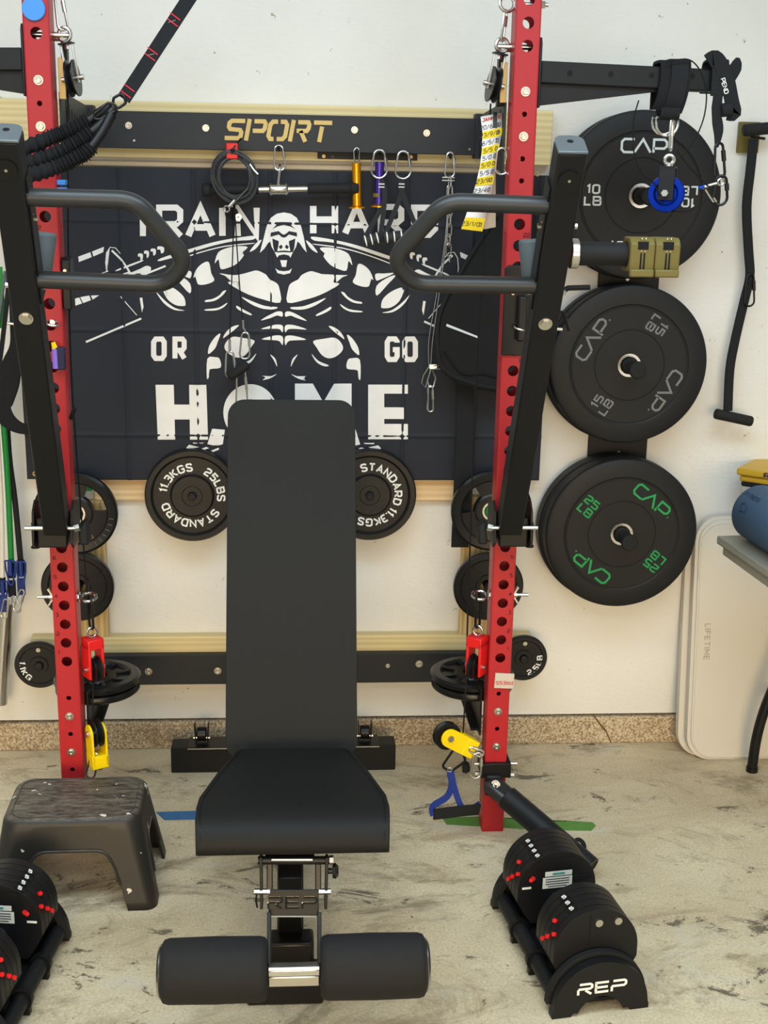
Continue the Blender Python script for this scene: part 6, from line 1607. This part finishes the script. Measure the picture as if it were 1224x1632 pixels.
# ------------------------------------------------------------------ adjustable dumbbells in their cradles (built about the origin, then set down)
def dumbbell(side, loc, rz, lab_c, lab_d):
    """side +1: scale numbers on the left flank, -1: on the right"""
    cr_ = thing('dumbbell_cradle', lab_c, 'cradle'); made = []
    HWd = .110
    def arcp(r, zc, a0, a1, n=20): return [(r * math.cos(a0 + (a1 - a0) * i / n), zc + r * math.sin(a0 + (a1 - a0) * i / n)) for i in range(n + 1)]
    def end_plate(y0, y1, R, name='end_plate'):
        pl = [(R, 0), (R, .012)] + [(x, z) for x, z in arcp(R - .003, .018, 0.02, PI - .02, 28)] + [(-R, .012), (-R, 0), (-R * .62, 0), (-R * .56, .008)] + [(x, z) for x, z in arcp(R * .50, -.012, PI - .35, .35, 14)] + [(R * .56, .008), (R * .62, 0)]
        m = MB(); m.prism(pl, (0, y0, 0), EX, EZ, (0, y1 - y0, 0)); return m.build(name, M_BLK, cr_, bevel=.003)
    for s in (-1, 1):
        p = end_plate(s * .225, s * .203, HWd)
        q = MB(); pl = arcp(HWd + .004, .018, 0, PI, 30) + arcp(HWd - .010, .018, PI, 0, 30); q.prism(pl, (0, s * .198, 0), EX, EZ, (0, -s * .016, 0)); q.build('rim', M_MATTE, cr_, bevel=.002)
        if s < 0:
            m = MB(); rep_logo(m, V((.0, -.2252, .066)), EX, EZ, OUT * .0008, .0265, .0052); m.build('lettering', M_WHT, p, label='white printed letters on the end plate')
    for x in (-1, 1):
        m = MB(); m.cyl((x * .092, -.2, .036), (x * .092, .2, .036), .0175, n=24); m.build('side_rail', M_RUB, cr_)
        for y in (-.062, .062):
            m = MB(); m.lathe([(.0175, -.008), (.024, -.008), (.025, 0), (.024, .008), (.0175, .008)], (x * .092, y, .036), EY, 24, True); m.build('rail_clip', M_BLK2, cr_)
            m = MB(); m.box((x * .095, y, .010), (.03, .016, .02)); m.build('foot', M_BLK2, cr_, bevel=.003)
    m = MB(); m.box((0, 0, .016), (.15, .40, .010)); m.build('tray', M_BLK2, cr_, bevel=.002)
    d_ = thing('adjustable_dumbbell', lab_d, 'dumbbell')
    def wplate(y0, y1, R=.096, name='weight_plate', cut=0.):
        zc = .126
        pl = arcp(R, zc, 0, PI, 32) + [(-R, .100), (-R * .80, .064), (-R * .62, .040), (R * .62, .040), (R * .80, .064), (R, .100)]
        m = MB(); m.prism(pl, (0, y0, 0), EX, EZ, (0, y1 - y0, 0)); return m.build(name, M_BLK if y1 - y0 < .03 else M_BLK2, d_, bevel=.0022)
    for hs in (-1, 1):
        ys = [(-.178 + .023 * i) if hs < 0 else (.069 + .023 * i) for i in range(5)]
        for i, y in enumerate(ys):
            p = wplate(y, y + .0205, .096)
            if 1 <= i or hs > 0:
                a = PI / 2 + side * .52
                if i < 4:
                    # number tab on the shoulder of the stack, and red selector pin on the flank
                    rr = V((math.cos(a), 0, math.sin(a))); tn = V((math.sin(a), 0, -math.cos(a))); c = V((0, y + .010, .126)) + rr * .0964
                    m = MB(); m.box(c, (.024, .015, .003), Matrix((tn, EY, rr)).transposed()); tb = m.build('number_tab', M_BLK2, p)
                    m = MB(); put_text(m, '5', c + rr * .0016, tn, EY, rr * .0006, .0115, .0022, xs=1.2); m.build('number', M_WHT, tb)
        m = MB(); y0, y1 = (ys[0] + .004, ys[-1] + .012); m.cyl((0, y0, .124), (0, y1, .124), .080, n=40); m.build('core', M_CHK, d_)
        for i, (ang_, yy) in enumerate(((2.75, ys[0] + .019), (2.95, ys[1] + .019), (2.55, ys[1] + .019), (3.15, ys[2] + .019))):
            aa = ang_ if side > 0 else PI - ang_; c = V((.092 * math.cos(aa), yy, .126 + .092 * math.sin(aa)))
            m = MB(); m.cyl(c, c + V((math.cos(aa) * .010, -.004, math.sin(aa) * .010)), .0048, n=10); m.build('selector_pin', M_REDP, d_, label='red selector pin')
    m = MB(); m.cyl((0, -.08, .100), (0, .08, .100), .0165, n=24); m.build('handle', M_GUN, d_)
    # front face of the front head
    m = MB(); m.box((-side * .016, -.1785, .126), (.002, .002, .165)); m.build('split_line', M_CHK, d_)
    for x in (.002, .046):
        m = MB(); c = V((side * x, -.178, .192)); m.cyl(c, c + OUT * .005, .0085, n=18); m.build('bolt', M_ZINC, d_)
    # front face of the rear head
    y = .069
    m = MB(); pl = [(-.045, .206), (.04, .206), (.06, .190), (.066, .178), (-.05, .178)]; m.prism([(side * a, b) for a, b in pl], (0, y - .0003, 0), EX, EZ, (0, -.0015, 0)); m.build('face_panel', M_BLK, d_)
    m = MB(); m.box((.002 if side > 0 else -.002, y - .001, .166), (.066, .001, .012)); st_ = m.build('caution_sticker', M_LABEL, d_)
    m = MB(); m.box((.002 if side > 0 else -.002, y - .0018, .166), (.030, .0006, .005)); m.build('sticker_band', M_TEAL, st_)
    m = MB(); m.box((.0, y - .001, .143), (.072, .001, .028)); st_ = m.build('text_sticker', M_LABEL, d_)
    for k in range(4):
        m = MB(); m.box((0, y - .0018, .1525 - k * .0062), (.058 - .012 * (k == 3), .0005, .0020)); m.build('text_row', M_INK, st_)
    m = MB(); m.box((side * .062, y - .001, .150), (.046, .003, .013)); m.build('slot', M_CHK, d_, bevel=.001)
    m = MB(); c = V((-side * .060, y, .158)); m.cyl(c, c + V((-side * .010, -.012, .003)), .006, .0045, n=12); m.build('selector_knob', M_REDP, d_, label='red selector knob')
    m = MB(); m.box((-side * .075, y - .001, .135), (.022, .001, .005)); m.build('scale_mark', M_WHT, d_)
    for o in (cr_, d_): o.location = loc; o.rotation_euler = (0, 0, rz)
dumbbell(1, (.645, -1.12, 0), rd(8.4), 'black cradle under the dumbbell in front of the right upright', 'black adjustable dumbbell in the cradle at the lower right')
dumbbell(-1, (-.637, -1.215, 0), rd(-7.5), 'black cradle cut off by the left picture edge', 'black adjustable dumbbell in front of the step stool, at the left edge')

# ------------------------------------------------------------------ landmine post on the right upright
zL = W(795, 1250, UF - .03).z
t = thing('landmine_post', 'dark tube swivel clamped low on the right upright, slanting to the floor', 'landmine', (UX, UF, zL))
x = UX
z1 = zL + .032; m = MB(); 
for q in (-1, 1): m.box((x + q * .036, UF + .025, z1), (.008, .085, .042))
m.box((x, UF - .010, z1), (.078, .012, .042)); m.build('clamp', M_BLK, t, bevel=.002)
m = MB(); m.cyl((x - .055, UF + .02, z1 + .004), (x + .062, UF + .02, z1 + .004), .005, n=12); m.build('clamp_bolt', M_ZINC, t)
m = MB(); m.cyl((x - .052, UF + .02, z1 - .025), (x + .055, UF + .02, z1 - .03), .0075, n=6); m.build('clamp_nut', M_ZINC, t)
m = MB(); c = V((x - .068, UF + .01, z1)); m.lathe([(0, 0), (.012, .002), (.017, .010), (.014, .020), (0, .022)], c, (-1, 0, 0), 20); m.build('lock_knob', M_MATTE, t)
m = MB(); c = V((x - .008, UF - .03, zL)); m.box(c + V((.0, .012, -.004)), (.045, .03, .06)); m.build('swivel_block', M_BLK, t, bevel=.006)
e = WZ(940, 1384, .034); a = c + V((.0, -.012, .0)); dt = (e - a).normalized()
m = MB(); m.cyl(a + dt * .045, e, .032, n=36); m.build('tube', M_RUB, t, bevel=.002)
m = MB(); m.bar(a - dt * .020, a + dt * .07, .058, .034, EZ); m.build('tongue', M_GUN, t, bevel=.010)
m = MB(); m.lathe([(.027, 0), (.032, 0), (.032, .002), (.027, .002)], e, dt, 32, True); m.build('tube_rim', M_BLK2, t)
m = MB(); c2 = a + V((0, -.015, .012)); bolt(m, c2, (0, -.9, .43), .0095, .007); m.build('pivot_bolt', M_ZINC, t)
m = MB(); p = WZ(922, 1350, .02); m.lathe([(.012, -.003), (.022, -.003), (.022, .003), (.012, .003)], p + EZ * .003, V((.3, -.7, .6)), 24, True); tag(m.build('washer', M_RUB), 'flat dark rubber washer behind the slanting tube end', 'washer')
# tape on the floor
def tape(label, quad, mt):
    m = MB(); q = [WZ(x, y, .0006) for x, y in quad]; m.solid(q, (0, 0, -.0005)); tag(m.build('floor_tape', mt), label, 'tape')
tape('strip of blue tape on the floor between stool and bench', [(248, 1294), (352, 1291), (352, 1305), (262, 1307), (256, 1301)], M_TAPEB)
tape('strip of green tape on the floor around the right upright foot', [(704, 1303), (768, 1301), (850, 1308), (944, 1310), (950, 1316), (942, 1324), (850, 1322), (712, 1314)], M_TAPEG)
